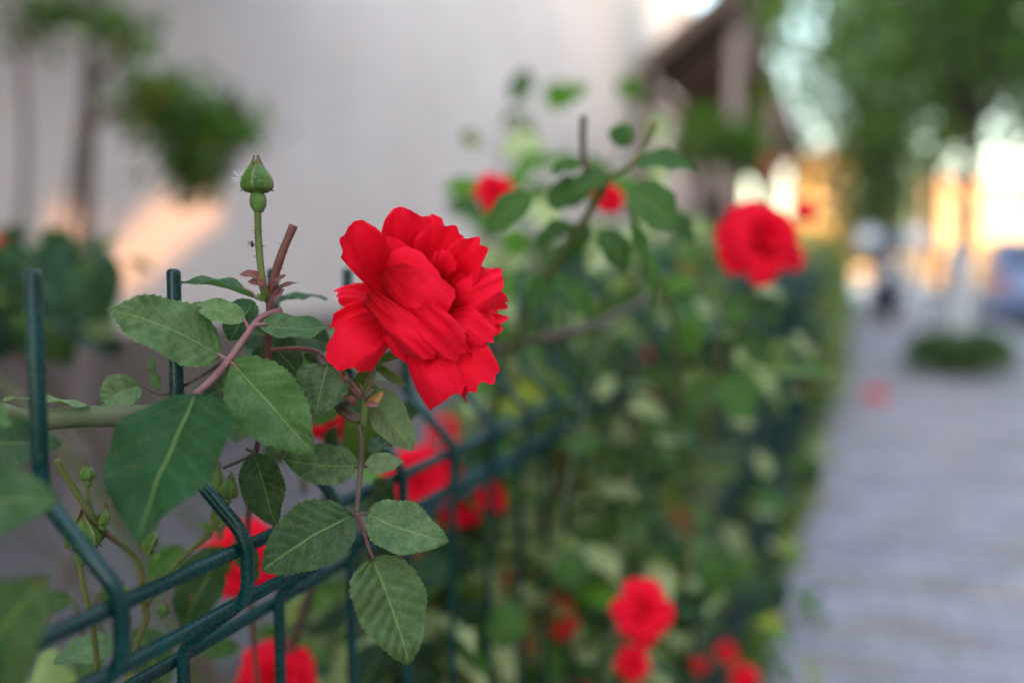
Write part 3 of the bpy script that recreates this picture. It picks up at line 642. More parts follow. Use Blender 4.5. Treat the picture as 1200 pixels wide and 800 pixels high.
def bud(tip, base, W, hipW, hiplen, z=0., seed=0, label=None, sid=20, open_=.0, m=M_bud):
    T = P(*tip, D0+z); B = P(*base, D0+z); ax = (T-B); H = ax.length; s = (D0+z)/1167
    o = None; Mx = ax.to_track_quat('Z', 'Y').to_matrix().to_4x4(); Mx.translation = B
    hl = hiplen*s; r = W/2*s; hr = hipW/2*s
    hb_ = MB().lathe([(hr*.25, 0), (hr*.62, hl*.12), (hr*.92, hl*.35), (hr, hl*.6), (hr*.88, hl*.82), (hr*.66, hl*.99), (hr*.6, hl*1.06)], Mx, 24)
    bl = H-hl; pr = []
    for i in range(19):
        t = i/18; rad = r*lin2(t); pr.append((max(rad*.97, r*.045), hl+bl*t*.88))
    body = MB().lathe(pr, Mx, 26).build('rose_bud', m, hero, label=label)
    hip = hb_.build('hip', m, body)
    for k in range(5):                                      # sepals wrapping the bud, edges proud
        g = MB(); vs = []; uvs = []; nu, nv = 18, 8; a0 = 2*pi*k/5+seed
        for i in range(nu+1):
            t = i/nu; wv = 1.02*(1-.15*t**1.3)*(1 if t < .75 else (1-t)/.25*.75+.25)
            idx = t*18; a = int(min(idx, 17)); pr0 = pr[a][0]+(pr[a+1][0]-pr[a][0])*(idx-a)
            hh = hl+bl*t*.88 + (bl*.12*((t-.8)/.2) if t > .8 else 0)
            for j in range(nv+1):
                v = -1+2*j/nv; an = a0+v*wv*.66; e = abs(v)
                rr = pr0 + r*(.03+.10*e**6 + .04*exp(-(v/.15)**2)) + open_*r*t*t
                vs.append(Mx @ Vector((rr*cos(an), rr*sin(an), hh))); uvs.append((t, j/nv))
        g.add(vs, [(i*(nv+1)+j, i*(nv+1)+j+1, (i+1)*(nv+1)+j+1, (i+1)*(nv+1)+j) for i in range(nu) for j in range(nv)], uvs)
        g.build('sepal', M_sepal, body)
    rm = MB(); rr_ = random.Random(seed)
    for k in range(9):
        an = k*.7+seed; c = Mx @ Vector((r*cos(an)*.93, r*sin(an)*.93, hl+bl*.06)); d = (Mx.to_3x3() @ Vector((cos(an), sin(an), -.3)))
        rm.tube([c, c+d*r*.12*rr_.uniform(.6, 1.6)], [r*.045, r*.02], 5)
    rm.build('gland', M_stem_brown, body)
    return body
bud((300, 182), (303, 250), 36, 20, 25, 0, .35, 'upright green bud at the top of the cut twig')
bud((98, 596), (96, 662), 40, 19, 20, .014, 1.1); bud((100, 540), (104, 570), 17, 9, 8, .012, .5); bud((272, 553), (264, 592), 22, 12, 10, .03, .2); bud((257, 540), (252, 585), 16, 10, 8, .05, .9)
bud((170, 618), (176, 650), 22, 12, 8, .035, .7, open_=.3); bud((125, 590), (118, 622), 14, 9, 8, .016, .7); bud((142, 680), (150, 706), 14, 8, 7, .05, 1.7); bud((194, 705), (188, 725), 15, 8, 7, .06, 2.7)
for (b, t, w_) in (((170, 650), (184, 622), 10), ((172, 652), (168, 622), 10), ((178, 655), (188, 648), 9), ((252, 622), (232, 612), 10), ((250, 612), (256, 585), 10), ((254, 618), (270, 600), 8)):
    bract(b, t, w_, (.2, .2, 1), M_bud, .034)
bract((175, 655), (150, 648), 14, (.1, .8, .5), M_stem_brown, .05); bract((118, 622), (113, 634), 7, (.2, .2, 1), M_stem_red, .02); bract((145, 712), (150, 742), 16, (.2, .2, 1), M_stem_brown, .05)

# the open rose
rose = MB().lathe([(.0012, -.004), (.0032, -.002), (.0038, .0015), (.003, .004), (.0015, .006)], Matrix.Translation(P(436, 424, D0+.024)) @ camv(.25, .55, .8).to_track_quat('Z', 'Y').to_matrix().to_4x4(), 16).build('flower', M_bud, hero, label='large open red rose in sharp focus')
def petal(B, T, W, zb, zt, n, **k):
    k['ruf'] = k.get('ruf', .05)*1.3; k['curl'] = k.get('curl', .1)*1.3; k['notch'] = .02
    g = MB(); f = lambda c: (490+.935*(370+c[0]/3.2-490)-2, 345+.935*(225+c[1]/3.2-345)-4)
    zb *= 1.35; zt = zt*1.35 if zt < 0 else zt
    petal_geo(g, P(*f(B), D0+zb), P(*f(T), D0+zt), W*.945/3.2/1167*(D0+(zb+zt)/2), camv(*n), 30, 40, **k)
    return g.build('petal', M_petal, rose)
PET = [
 # back
 ((430, 330), (430, 78), 150, .020, .014, (.1, .1, 1), dict(cup=.25, seed=1, curl=.05, ruf=.05)),
 ((480, 480), (712, 400), 150, .020, .012, (.1, .3, 1), dict(cup=.15, seed=2, curl=.12, ruf=.08)),
 ((480, 500), (715, 520), 130, .016, .008, (.1, -.1, 1), dict(cup=.2, seed=3, curl=.1, ruf=.08)),
 ((330, 430), (62, 392), 110, .020, .012, (.0, .5, 1), dict(cup=.3, seed=4, curl=.05, ruf=.05)),
 ((320, 470), (56, 505), 130, .017, .006, (.0, .5, 1), dict(cup=.45, seed=5, curl=.08, ruf=.06)),
 ((350, 360), (335, 52), 205, .016, .006, (-.1, -.1, 1), dict(cup=.30, seed=6, curl=.04, ruf=.05, bulge=-.08)),
 ((420, 560), (675, 520), 230, .016, .004, (.1, .2, 1), dict(cup=.1, seed=41, curl=.1, ruf=.05)),
 ((410, 430), (640, 300), 230, .016, .004, (.2, .0, 1), dict(cup=.3, seed=42, curl=.05, ruf=.05)),
 ((340, 400), (220, 190), 230, .016, .010, (.2, .0, 1), dict(cup=.2, seed=43, curl=.05, ruf=.05)),
 # middle
 ((420, 400), (500, 122), 215, .012, .002, (.0, -.1, 1), dict(cup=.35, seed=7, curl=.08, ruf=.05, bulge=-.1)),
 ((470, 510), (600, 195), 190, .012, -.004, (-.35, -.2, 1), dict(cup=.55, seed=8, curl=.10, ruf=.05, bulge=-.1)),
 ((480, 520), (675, 335), 170, .010, -.002, (-.1, .2, 1), dict(cup=.2, seed=9, curl=.2, ruf=.06)),
 ((330, 470), (62, 625), 235, .010, -.006, (-.05, .35, 1), dict(cup=.15, seed=11, curl=.16, ruf=.05, bulge=.04)),
 ((430, 500), (655, 708), 215, .010, -.006, (.1, .3, 1), dict(cup=.05, seed=12, curl=.18, ruf=.06, bulge=.06)),
 ((310, 430), (120, 128), 205, .012, -.004, (.45, .05, 1), dict(cup=.55, seed=10, curl=.06, ruf=.04, bulge=-.08)),
 ((450, 490), (655, 520), 150, .006, -.004, (.0, .6, 1), dict(cup=.2, seed=14, curl=.22, ruf=.06, bulge=.08)),
 ((330, 480), (515, 775), 215, .006, -.010, (.05, .35, 1), dict(cup=.0, seed=13, curl=.15, ruf=.06, bulge=.08)),
 ((470, 350), (505, 232), 125, .003, -.003, (.1, -.3, 1), dict(cup=.5, seed=21, curl=.1, ruf=.07, bulge=-.06)),
 ((260, 440), (330, 610), 130, .004, -.006, (-.2, .3, 1), dict(cup=.1, seed=25, curl=.2, ruf=.09, bulge=.08)),
 ((420, 520), (560, 650), 150, .004, -.006, (.0, .4, 1), dict(cup=.1, seed=26, curl=.22, ruf=.09, bulge=.08)),
 # front tongues
 ((300, 420), (425, 265), 300, .002, -.004, (-.05, .2, 1), dict(cup=.0, seed=15, curl=.10, ruf=.03, bulge=.10, base_w=.5)),
 ((255, 300), (490, 455), 215, .000, -.010, (-.1, .1, 1), dict(cup=-.25, seed=16, curl=.14, ruf=.035, bulge=.12, base_w=.45)),
 ((320, 395), (540, 610), 170, -.002, -.012, (-.15, .2, 1), dict(cup=-.1, seed=17, curl=.16, ruf=.07, bulge=.14, base_w=.4)),
 ((190, 405), (425, 615), 150, -.001, -.013, (-.15, .2, 1), dict(cup=-.1, seed=18, curl=.16, ruf=.08, bulge=.12, base_w=.45)),
]
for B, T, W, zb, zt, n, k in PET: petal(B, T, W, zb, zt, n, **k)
for k in range(5):
    t = 2*pi*k/5+.5; c = P(436, 424, D0+.024); D = R*cos(t)+U*sin(t)*.7; g = MB(); g.col = (.09, .15, .04, .2)
    Mm = frame(D-camv(0, 0, 1)*-.2, camv(.2, .4, .8)).to_4x4(); Mm.translation = c; leaf_geo(g, .016, .004, 10, 4, .3, -.1, Mx=Mm); g.build('sepal', M_leaf, rose)

# insect in the air beside the bud stem, and the seed tuft on the bud
def blob(b, c, r, Mx=None, n=10):
    pr = [(sin(pi*i/n)*r[0] if 0 < i < n else r[0]*.05, -cos(pi*i/n)*r[1]) for i in range(n+1)]
    X = (Mx or Matrix.Identity(3)).to_4x4(); X.translation = c; return b.lathe(pr, X, 10)
c = P(295.5, 286, D0); s = D0/1167
ins = empty('insect', c, 'tiny black long-legged insect on a thread beside the bud stem', 'insect')
ax = camv(.15, 1, .2).to_track_quat('Z', 'Y').to_matrix()
blob(MB(), c+U*-1.2*s, (1.9*s, 2.5*s), ax).build('abdomen', M_black, ins); blob(MB(), c+U*1.8*s, (1.2*s, 1.4*s), ax).build('thorax', M_black, ins); blob(MB(), c+U*3.4*s, (.8*s, .8*s), ax).build('head', M_black, ins)
for k in range(6):
    sd = -1 if k < 4 else 1; a = (k % 4-1.2)*.5; d = Vector((0, 0, 0))+R*sd*(6 if k < 4 else 3.5)*s+U*a*4*s
    MB().tube([c+U*1*s, c+d*.5+U*1.5*s, c+d+U*-1*s], [.28*s, .22*s, .14*s], 5).build('leg', M_black, ins)
c = P(284, 209, D0-.001); tf = empty('seed_tuft', c, 'white fluffy seed tuft caught on the left side of the top bud', 'seed tuft')
b = MB(); rr_ = random.Random(8)
for i in range(46):
    d = (R*rr_.uniform(-1.5, .25)+U*rr_.uniform(-.75, .85)+F*rr_.uniform(-.6, .6)).normalized()*rr_.uniform(6, 16)*s
    b.tube([c, c+d*.6+U*rr_.uniform(-.6, .6)*s, c+d], [.32*s, .24*s, .16*s], 4)
b.build('hairs', M_white, tf, kind='stuff'); blob(MB(), c+R*1*s, (1.6*s, 2.2*s)).build('seed', M_stem_brown, tf)

# ------------------------------------------------------------------ rose bushes along the fence, out of focus
def lin(x, tab):
    if x <= tab[0][0]: return tab[0][1]
    for (a, b), (c, d) in zip(tab, tab[1:]):
        if x <= c: return b+(d-b)*(x-a)/(c-a)
    return tab[-1][1]
YTOP = [(540, 360), (600, 300), (640, 280), (700, 262), (760, 262), (850, 268), (900, 262), (985, 262), (1005, 285)]
def hedge_ok(v, rnd):
    x, y, z = proj(v)
    if z < .42: return False
    if x < 330: return y > 765 and z > .5 and rnd.random() < .5
    if x < 545: return (y > 690 - (x-330)*.35 and z > .5 and rnd.random() < .75) or (y > 560 and x > 455 and z > .62 and rnd.random() < .5)
    t = (y - lin(x, YTOP))/75
    if t < 0: return False
    if x < 720 and y < 440 and rnd.random() < .3: return False
    return rnd.random() < t
HUEW = ((18, 26, 12, 18, 8, 6, 14), (20, 5, 6, 42, 18, 7, 18), (8, 1, 2, 54, 28, 12, 20))
def huek(h): return 0 if h < -.14 else (1 if h < .10 else 2)
VK = {}
def pickvar(rnd, h, wts): return rnd.choice([3, 4, 5, 12] if wts else ([3, 4, 5, 11, 12, 0, 6], [0, 1, 2, 9, 5, 6, 7, 10, 13], [6, 7, 8, 9, 10, 6, 7, 13])[huek(h)])
def rose_plant(label, p0, p1, n_ind, n_more, size, seed, group='rose bushes along the fence', flowers=(), wts=None, q0=.05, q1=.70, zlo=.02, zhi=1.25, ok=hedge_ok, canes=9):
    rnd = random.Random(seed); e = empty('rose_bush', FP((p0+p1)/2, .5, 0), label, 'rose bush', group); leaves = []; tries = 0
    while len(leaves) < n_ind+n_more and tries < (n_ind+n_more)*30:
        tries += 1
        p = rnd.uniform(p0-.05*(p1-p0), p1+.05*(p1-p0)); z = rnd.uniform(zlo, zhi); q = rnd.uniform(.245 if p < 1.3 else .275, q1) if rnd.random() < .68 else rnd.uniform(q0 if p < 1.4 else (.12 if p < 4.2 else .06), .24)
        v = FP(p, q, z); m = noise.noise(Vector((p*3.1, q*3, z*3.4)))+.5*noise.noise(Vector((p*9, q*8, z*9)))
        if q < .24 and q/p < .155 and p < 4.2 and (noise.noise(v*11) < .12 or rnd.random() > (.35 if z > .5 else .12)): continue
        if q < .215 and (m < -.02 if p < 1.3 else (p < 4.2 or m < .2)): continue
        if m < -.12 or not ok(v, rnd): continue
        leaves.append((v, m))
    out = []
    for v, m in leaves:
        hue = noise.noise(v*5.5+Vector((9, 2, 5)))
        d = Vector((rnd.gauss(0, 1), rnd.gauss(0, 1), rnd.gauss(-.35, .8))).normalized(); nh = (Vector((rnd.gauss(0, .5), rnd.gauss(0, .5), 1))-NQ*rnd.uniform(0, .9)).normalized()
        L = size*rnd.uniform(.6, 1.25); out.append((v, v+d*L, rnd.uniform(.5, .7), nh, L/max(.1, proj(v)[2])*(1.0 if -60 < proj(v)[0] < 1260 and -60 < proj(v)[1] < 860 else 0), hue))
    out.sort(key=lambda t: -t[4]*(.6+.8*rnd.random()))
    for k, (B, T, wr, nh, _, hue) in enumerate(out[:n_ind]): add_leaf(e, B, T, wr, nh, pickvar(rnd, hue, wts))
    if out[n_ind:]:
        b = MB()
        for B, T, wr, nh, _, hue in out[n_ind:]:
            b.col = leafcol(rnd, wts or HUEW[huek(hue)]); L = (T-B).length; M = frame(T-B, nh).to_4x4(); M.translation = B
            leaf_geo(b, L, L*wr, 5 if p1 < 4 else 4, 2, rnd.uniform(.05, .4), rnd.uniform(0, .12), wave=.05, seed=rnd.random()*9, Mx=M)
        b.build('foliage', M_leaf, e, kind='stuff')
    for i in range(canes):
        p = rnd.uniform(p0, p1); q = rnd.uniform(.3, .6); a = Vector((rnd.uniform(-.3, .3), rnd.uniform(-.3, .2), 0)); h = rnd.uniform(.55, .9)
        c = curve([FP(p, q, 0), FP(p+a.x*.3, q+a.y*.3, h*.45), FP(p+a.x*.8, max(.26, q+a.y), h*.8), FP(p+a.x*1.5, max(.25, q+a.y*1.7), h)], 5)
        MB().tube(c, [.006*(1-.6*k/(len(c)-1)) for k in range(len(c))], 6).build('cane', M_cane if i % 2 else M_stem_brown, e)
    for i in range(5 if p1 < 3 and p0 > .5 else 0):      # long arching shoots on the pavement side
        p = rnd.uniform(p0, p1); c = curve([FP(p, .3, rnd.uniform(.3, .5)), FP(p+.03, .24, rnd.uniform(.6, .8)), FP(p+rnd.uniform(-.2, .25), .2, rnd.uniform(.75, .95)), FP(p+rnd.choice((-.45, .5))*rnd.uniform(.6, 1), rnd.uniform(.12, .18), rnd.uniform(.45, .75))], 6)
        MB().tube(c, [.0026-.0018*k/(len(c)-1) for k in range(len(c))], 7).build('cane', M_cane, e)
    for k, (px, py, dz, s, ax) in enumerate(flowers):
        add_flower(e, P(px, py, dz), s/1167*dz, camv(*ax), seed+k)
    return e
def fl(px, py, dz, s, ax=(.2, .4, 1)): return (px, py, dz, s*1.15, ax)
arch = rose_plant('rose bush arching over the fence right of the sharp rose, with brown twigs', .72, 1.15, 220, 1500, .042, 1,
    flowers=[fl(581, 222, .72, 42), fl(714, 231, .60, 32), fl(757, 415, 1.0, 13), (482, 563, .60, 82, (-.2, .3, 1)), (512, 548, .64, 62, (.3, .3, 1)), (538, 590, .62, 62, (.0, .1, 1)), (574, 583, .66, 46, (.4, .1, 1)), fl(385, 496, .46, 40, (0, .4, 1))])
rose_plant('nearest low rose bush behind the folded wires with a rose bottom centre', .40, .78, 150, 900, .038, 2, zhi=.75,
    flowers=[(284, 655, .50, 96, (.3, .2, 1)), (322, 796, .52, 94, (.1, .3, 1)), (656, 722, .8, 50, (.1, .3, 1)), (520, 505, .85, 40, (.1, .3, 1))], q0=.24)
rose_plant('leafy rose bush with small red blooms low beside the pavement', 1.15, 1.8, 240, 1900, .048, 3,
    flowers=[(945, 245, 1.15, 30, (.1, .3, 1)), (755, 716, .60, 74, (.1, .3, 1)), (743, 777, .70, 42, (.1, .3, 1)), (818, 775, 1.0, 26, (.1, .3, 1)), (852, 765, 1.1, 26, (.1, .3, 1)), (874, 795, .9, 34, (.1, .3, 1)), (690, 795, .9, 30, (.1, .3, 1)), (930, 300, .80, 34, (.3, .3, 1))])
rose_plant('thick green flowerless rose bush directly behind the large blurred rose', 1.8, 2.7, 160, 1800, .054, 4)
rose_plant('rose bush half way along the visible fence', 2.7, 4.2, 120, 2500, .062, 5)
rose_plant('rose bush beyond the middle of the fence, in front of the porch posts', 4.2, 6.5, 90, 2600, .055, 6, zhi=1.4, canes=6)
rose_plant('far rose bush on the fence line beside the green shrub ring', 6.5, 10, 60, 2400, .07, 7, zhi=1.6, canes=5)
rose_plant('last rose bush where the fence meets the trees', 10, 17, 30, 2400, .09, 8, zhi=1.9, canes=4)
ar = random.Random(55)
for i in range(150):
    x = ar.uniform(560, 830); y = ar.uniform(130, 400); t = (y-130)/270
    if ar.random() > .25+t*.9 or noise.noise(Vector((x*.02, y*.02, 5))) < -.12: continue
    z = ar.uniform(.75, 1.35) if x < 780 else ar.uniform(.62, 1.2); d = (ar.gauss(0, 1), ar.gauss(.5, .8)); l = math.hypot(*d) or 1; B = P(x, y, z); L = ar.uniform(.026, .044)
    T = B+(R*d[0]/l-U*d[1]/l*.9+F*ar.uniform(-.5, .5)).normalized()*L; add_leaf(arch, B, T, ar.uniform(.5, .7), camv(ar.uniform(-.5, .5), ar.uniform(.2, 1.2), 1), ar.choice([0, 1, 2, 6, 7, 6, 7, 9, 10]))
    c = curve([B, B-U*.03+R*ar.uniform(-.02, .02), B-U*.09+R*ar.uniform(-.03, .03)+F*.03], 4)
    if i % 2: MB().tube(c, [.0007+.0006*k/8 for k in range(9)], 5).build('stem', M_stem_green, arch)
# leaves and twigs one can follow on the arching branch
def mleaf(base, tip, W, z, n, k, lab=None):
    B = P(*base, z); T = P(*tip, z+.004); o = add_leaf(arch, B, T, W/max(1, math.hypot(tip[0]-base[0], tip[1]-base[1])), camv(*n), k)
    if lab: o['label'] = lab
MID = [i for i, m in enumerate(VARS)]
for a in [((624, 226), (572, 270), 34, .47, (.1, .4, 1), 0), ((690, 222), (640, 240), 44, .50, (.0, .5, 1), 1), ((715, 205), (665, 232), 38, .48, (-.2, .5, 1), 2),
          ((738, 222), (792, 268), 54, .46, (.2, .4, 1), 0), ((742, 195), (816, 200), 42, .47, (.1, .7, .8), 2), ((700, 270), (734, 318), 40, .50, (.3, .3, 1), 1), ((738, 262), (764, 358), 22, .46, (.6, .3, .8), 0),
          ((650, 320), (618, 365), 34, .54, (-.3, .3, 1), 2), ((690, 260), (668, 300), 30, .52, (-.2, .3, 1), 1), ((722, 172), (735, 145), 22, .50, (.3, .1, 1), 0), ((735, 172), (715, 150), 20, .50, (-.3, .1, 1), 2),
          ((672, 262), (628, 290), 26, .52, (-.2, .6, 1), 1), ((690, 190), (645, 205), 22, .49, (0, .6, .7), 0), ((775, 250), (812, 285), 30, .5, (.2, .4, 1), 1), ((660, 330), (690, 372), 30, .56, (.2, .4, 1), 0),
          ((585, 760), (600, 700), 44, .62, (.3, .1, 1), 0), ((520, 690), (565, 790), 60, .66, (.1, .4, 1), 1), ((672, 690), (668, 640), 40, .72, (.0, .1, 1), 0), ((820, 640), (850, 700), 50, .8, (.1, .4, 1), 1),
          ((830, 400), (920, 488), 28, .95, (.5, .6, .5), 6), ((600, 120), (622, 82), 28, 1.35, (.1, .1, 1), 2), ((640, 125), (668, 100), 34, 1.35, (.1, .1, 1), 9), ((732, 118), (742, 90), 28, 1.35, (.1, .1, 1), 10), ((600, 165), (628, 150), 24, 1.35, (.1, .1, 1), 8),
          ((545, 170), (558, 155), 24, 1.1, (.1, .1, 1), 8), ((650, 190), (600, 200), 30, 1.0, (.1, .6, 1), 9), ((620, 215), (640, 250), 30, 1.0, (.1, .3, 1), 10), ((590, 270), (615, 300), 40, .9, (.1, .3, 1), 9),
          ((555, 290), (590, 320), 36, .9, (.1, .3, 1), 6), ((570, 330), (610, 340), 30, .8, (.1, .3, 1), 11), ((690, 100), (650, 130), 20, 1.0, (.1, .3, 1), 9)]: mleaf(*a)
def mstem(pts, w0, w1, m, z, par=arch):
    c = curve([P(x, y, z+dz) for x, y, dz in pts], 6); k = len(c); MB().tube(c, [(w0+(w1-w0)*i/(k-1))/2/1167*z for i in range(k)], 8).build('cane', m, par)
mstem([(684, 136, 0), (683, 165, 0), (686, 195, 0), (700, 220, .01)], 8, 8, M_stem_brown, .48)
mstem([(769, 143, 0), (757, 172, 0), (735, 196, 0), (715, 205, 0), (690, 195, .01)], 6, 8, M_stem_green, .48)
mstem([(715, 205, 0), (690, 250, .02), (650, 310, .05), (620, 365, .09), (590, 430, .14), (575, 520, .2)], 9, 12, M_stem_green, .48)
mstem([(735, 240, 0), (760, 300, .03), (790, 380, .1), (800, 480, .2)], 6, 9, M_stem_green, .50)
mstem([(545, 420, .1), (590, 408, .08), (640, 395, .06), (700, 380, .1), (760, 350, .2)], 15, 12, M_stem_brown, .55)
mstem([(610, 360, .3), (640, 250, .4), (630, 170, .45), (615, 110, .5)], 8, 4, M_stem_green, .5)
mstem([(700, 300, .4), (720, 200, .45), (738, 110, .5)], 6, 4, M_stem_green, .5); mstem([(640, 250, .4), (590, 190, .5), (556, 160, .6)], 5, 3, M_stem_green, .5)
# the large blurred rose, with its own petals
def blurred_rose(c, S, axis, par, label, seed):
    b = MB().lathe([(.001, -.004), (.003, 0), (.002, .004)], Matrix.Translation(Vector(c)-Vector(axis)*S*.12), 8).build('flower', M_bud, par, label=label)
    r_ = random.Random(seed); A = Vector(axis).normalized(); X = A.orthogonal().normalized(); Y = A.cross(X); k = 0
    for (n, open_, ln, wd) in ((3, .2, .5, .55), (5, .5, .62, .62), (6, .95, .8, .72), (7, 1.35, .95, .8), (6, 1.65, 1., .8)):
        for i in range(n):
            t = 2*pi*(i+.5*(k % 2))/n + r_.uniform(-.3, .3); o = open_+r_.uniform(-.15, .15); D = X*cos(t)+Y*sin(t)
            B = Vector(c)-A*S*.1; T = B+(A*cos(o)+D*sin(o))*S*.5*ln*r_.uniform(.85, 1.15)
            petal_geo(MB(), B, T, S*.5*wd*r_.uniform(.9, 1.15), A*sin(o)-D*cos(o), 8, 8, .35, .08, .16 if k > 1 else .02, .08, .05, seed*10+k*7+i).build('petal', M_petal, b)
        k += 1
big = empty('rose_bush', FP(.75, .14, 0), 'rose shoot leaning out over the pavement with the large blurred red rose', 'rose bush')
blurred_rose(P(896, 278, .66), 112/1167*.66, camv(.15, .15, 1), big, 'large blurred red rose', 5)
mstem([(893, 300, .01), (880, 350, .03), (850, 430, .06), (820, 540, .10), (800, 700, .16)], 6, 11, M_stem_green, .66, big)
for B, T, W, z, n, k in [((880, 345), (850, 380), 34, .68, (.1, .4, 1), 0), ((878, 350), (915, 385), 34, .68, (.1, .4, 1), 3), ((865, 390), (900, 430), 36, .7, (.1, .4, 1), 1), ((858, 400), (815, 430), 36, .7, (.1, .4, 1), 4), ((845, 440), (880, 490), 40, .7, (.1, .4, 1), 0), ((840, 450), (800, 480), 40, .7, (.1, .4, 1), 2)]:
    add_leaf(big, P(*B, z), P(*T, z), W/50, camv(*n), k)

# bush and small tree on the left, inside the garden
def left_ok(v, rnd):
    x, y, z = proj(v)
    if z < .7: return False
    if x > 105 or x < -150 or y < 262 or y > 405: return False
    return rnd.random() < min(1, (y-250)/50)*min(1, (105-x)/50)
rose_plant('dark blurred rose bush at the left edge behind the first fence prongs', .2, .85, 110, 160, .036, 21, q0=.75, q1=1.25, zlo=.64, zhi=1.0, ok=left_ok, canes=4, flowers=[(-4, 292, 1.1, 40, (.3, .3, 1))], group=None, wts=(10, 40, 40, 4, 0, 0, 2))
tw = empty('rose_shoot', P(160, 420, 1.2), 'thin blurred leafy shoots in front of the sunlit wall patch at left', 'rose shoot')
for k, (B, T, W, z, n) in enumerate([((105, 300), (140, 278), 16, 1.0, (0, .5, 1)), ((150, 305), (180, 318), 16, 1.0, (0, .5, 1)), ((130, 350), (128, 310), 16, 1.0, (0, .5, 1)), ((70, 300), (125, 378), 38, .95, (0, .5, 1)), ((125, 390), (140, 420), 22, 1.0, (0, .5, 1)), ((110, 345), (95, 315), 18, 1.0, (0, .5, 1)), ((100, 400), (140, 370), 24, 1.0, (.2, .4, 1))]):
    add_leaf(tw, P(*B, z), P(*T, z), W/40, camv(*n), k)
mstem([(190, 1100, .1), (170, 700, .1), (150, 440, 0), (135, 380, 0), (128, 330, 0), (120, 290, 0)], 4, 2, M_stem_green, 1.0, tw); mstem([(210, 1100, .1), (185, 700, .1), (165, 440, 0), (168, 370, 0), (160, 310, 0)], 4, 2, M_stem_green, 1.0, tw)

# ------------------------------------------------------------------ trees
M_taupe = simple('pale_bark', (.16, .12, .11), (.24, .19, .17), 20, .9, .4, .004)
def tree(name, label, base, h_trunk, r_trunk, crown, nleaf, lsize, seed, wts=None, lime=0, limbs=9, gap=-.1, freq=1.6, lean=(0, 0), group=None, mat=None):
    rnd = random.Random(seed); e = empty(name, base, label, 'tree', group); cx, cy, cz, rx, ry, rz = crown; C0 = base+DF*cx+NQ*cy+Vector((0, 0, cz))
    top = base+DF*lean[0]+NQ*lean[1]+Vector((0, 0, h_trunk)); c = curve([base-Vector((0, 0, .1)), base+(top-base)*.35+DF*.02, base+(top-base)*.7-NQ*.02, top], 5); k = len(c)
    MB().tube(c, [r_trunk*(1.25-.55*i/(k-1))*(1+.1*noise.noise(p_*3)) for i, p_ in enumerate(c)], 14).build('trunk', M_bark if r_trunk > .03 else M_taupe, e)
    if lime:
        n = [i for i, p_ in enumerate(c) if p_.z-base.z < lime]; cc = [c[i] for i in n]
        MB().tube(cc, [r_trunk*(1.25-.55*i/(k-1))*1.04+.002 for i in n], 14).build('limewash', M_lime, e)
    tips = []
    for i in range(limbs):
        t = 2*pi*i/limbs+rnd.uniform(-.3, .3); el = rnd.uniform(-.2, .9); d = DF*cos(t)*rx*.7*cos(el)+NQ*sin(t)*ry*.7*cos(el)+Vector((0, 0, rz*.7*sin(el)))
        E = C0+d; m_ = (top+E)/2+Vector((0, 0, .12*rz)); cc = curve([top-Vector((0, 0, .1)), m_, E], 5); kk = len(cc)
        MB().tube(cc, [r_trunk*.55*(1-.8*j/(kk-1)) for j in range(kk)], 7).build('limb', M_bark, e); tips.append(E)
    b = MB(); n = 0; tr = 0; s3 = Vector((seed*3.3, seed, 0))
    while n < nleaf and tr < nleaf*12:
        tr += 1; u = Vector((rnd.gauss(0, 1), rnd.gauss(0, 1), rnd.gauss(0, 1))).normalized()*(rnd.random()**.42)
        v = C0+DF*u.x*rx+NQ*u.y*ry+Vector((0, 0, u.z*rz)); m = noise.noise(v*freq+s3)+.5*noise.noise(v*freq*2.7+s3)
        if m < gap + .45*max(0, u.length-.7)/.3: continue
        d = Vector((rnd.gauss(0, 1), rnd.gauss(0, 1), rnd.gauss(-.4, .8))).normalized(); nh = Vector((rnd.gauss(0, .6), rnd.gauss(0, .6), 1)).normalized(); L = lsize*rnd.uniform(.6, 1.3)
        M = frame(d, nh).to_4x4(); M.translation = v; wdt = L*.25; b.col = leafcol(rnd, wts)
        b.add([M@Vector((0, 0, 0)), M@Vector((wdt, L*.45, L*.08)), M@Vector((0, L, 0)), M@Vector((-wdt, L*.45, L*.08))], [(0, 1, 2), (0, 2, 3)]); n += 1
    b.build('crown', mat or M_far, e, smooth=False)
    return e
G1 = (34, 20, 0, 4, 8, 0, 34)
gt = Vector((P(1125, 400, 7.9).x, P(1125, 400, 7.9).y, 0))
tree('street_tree', 'street tree with whitewashed trunk standing in the round green shrub', gt, 2.0, .078, (.3, -.22, 2.92, 2.0, 1.80, 1.42), 9000, .105, 31, G1, lime=1.02, limbs=12, gap=-.10, freq=5.5)
def gp(px, z): v = P(px, 400, z); return Vector((v.x, v.y, 0))
tree('street_tree', 'taller dark trunked street tree leaning over the scooter and the sky gap', gp(1030, 19), 2.3, .15, (.2, .25, 4.4, 2.6, 2.1, 3.5), 9000, .18, 32, G1, gap=-.16, freq=3.0)
tree('street_tree', 'small bushy dark green tree rising behind the scooter', gp(1022, 24), 1.0, .09, (0, 0, 2.7, .9, 1.15, 2.2), 9000, .13, 38, G1, gap=-.5)
tree('garden_tree', 'bright green garden tree hanging over the porch roof', gp(905, 13)+NQ*.2, 3.0, .09, (0, .1, 4.4, 1.2, .55, 1.9), 4200, .14, 33, (8, 0, 0, 14, 34, 0, 50), gap=-.15)
tree('garden_tree', 'round green garden shrub tree in front of the pink house below the porch roof', gp(840, 10), 1.2, .05, (0, 0, 2.05, .9, .5, .42), 1800, .10, 34, (10, 0, 0, 10, 16, 0, 60), gap=-.2)
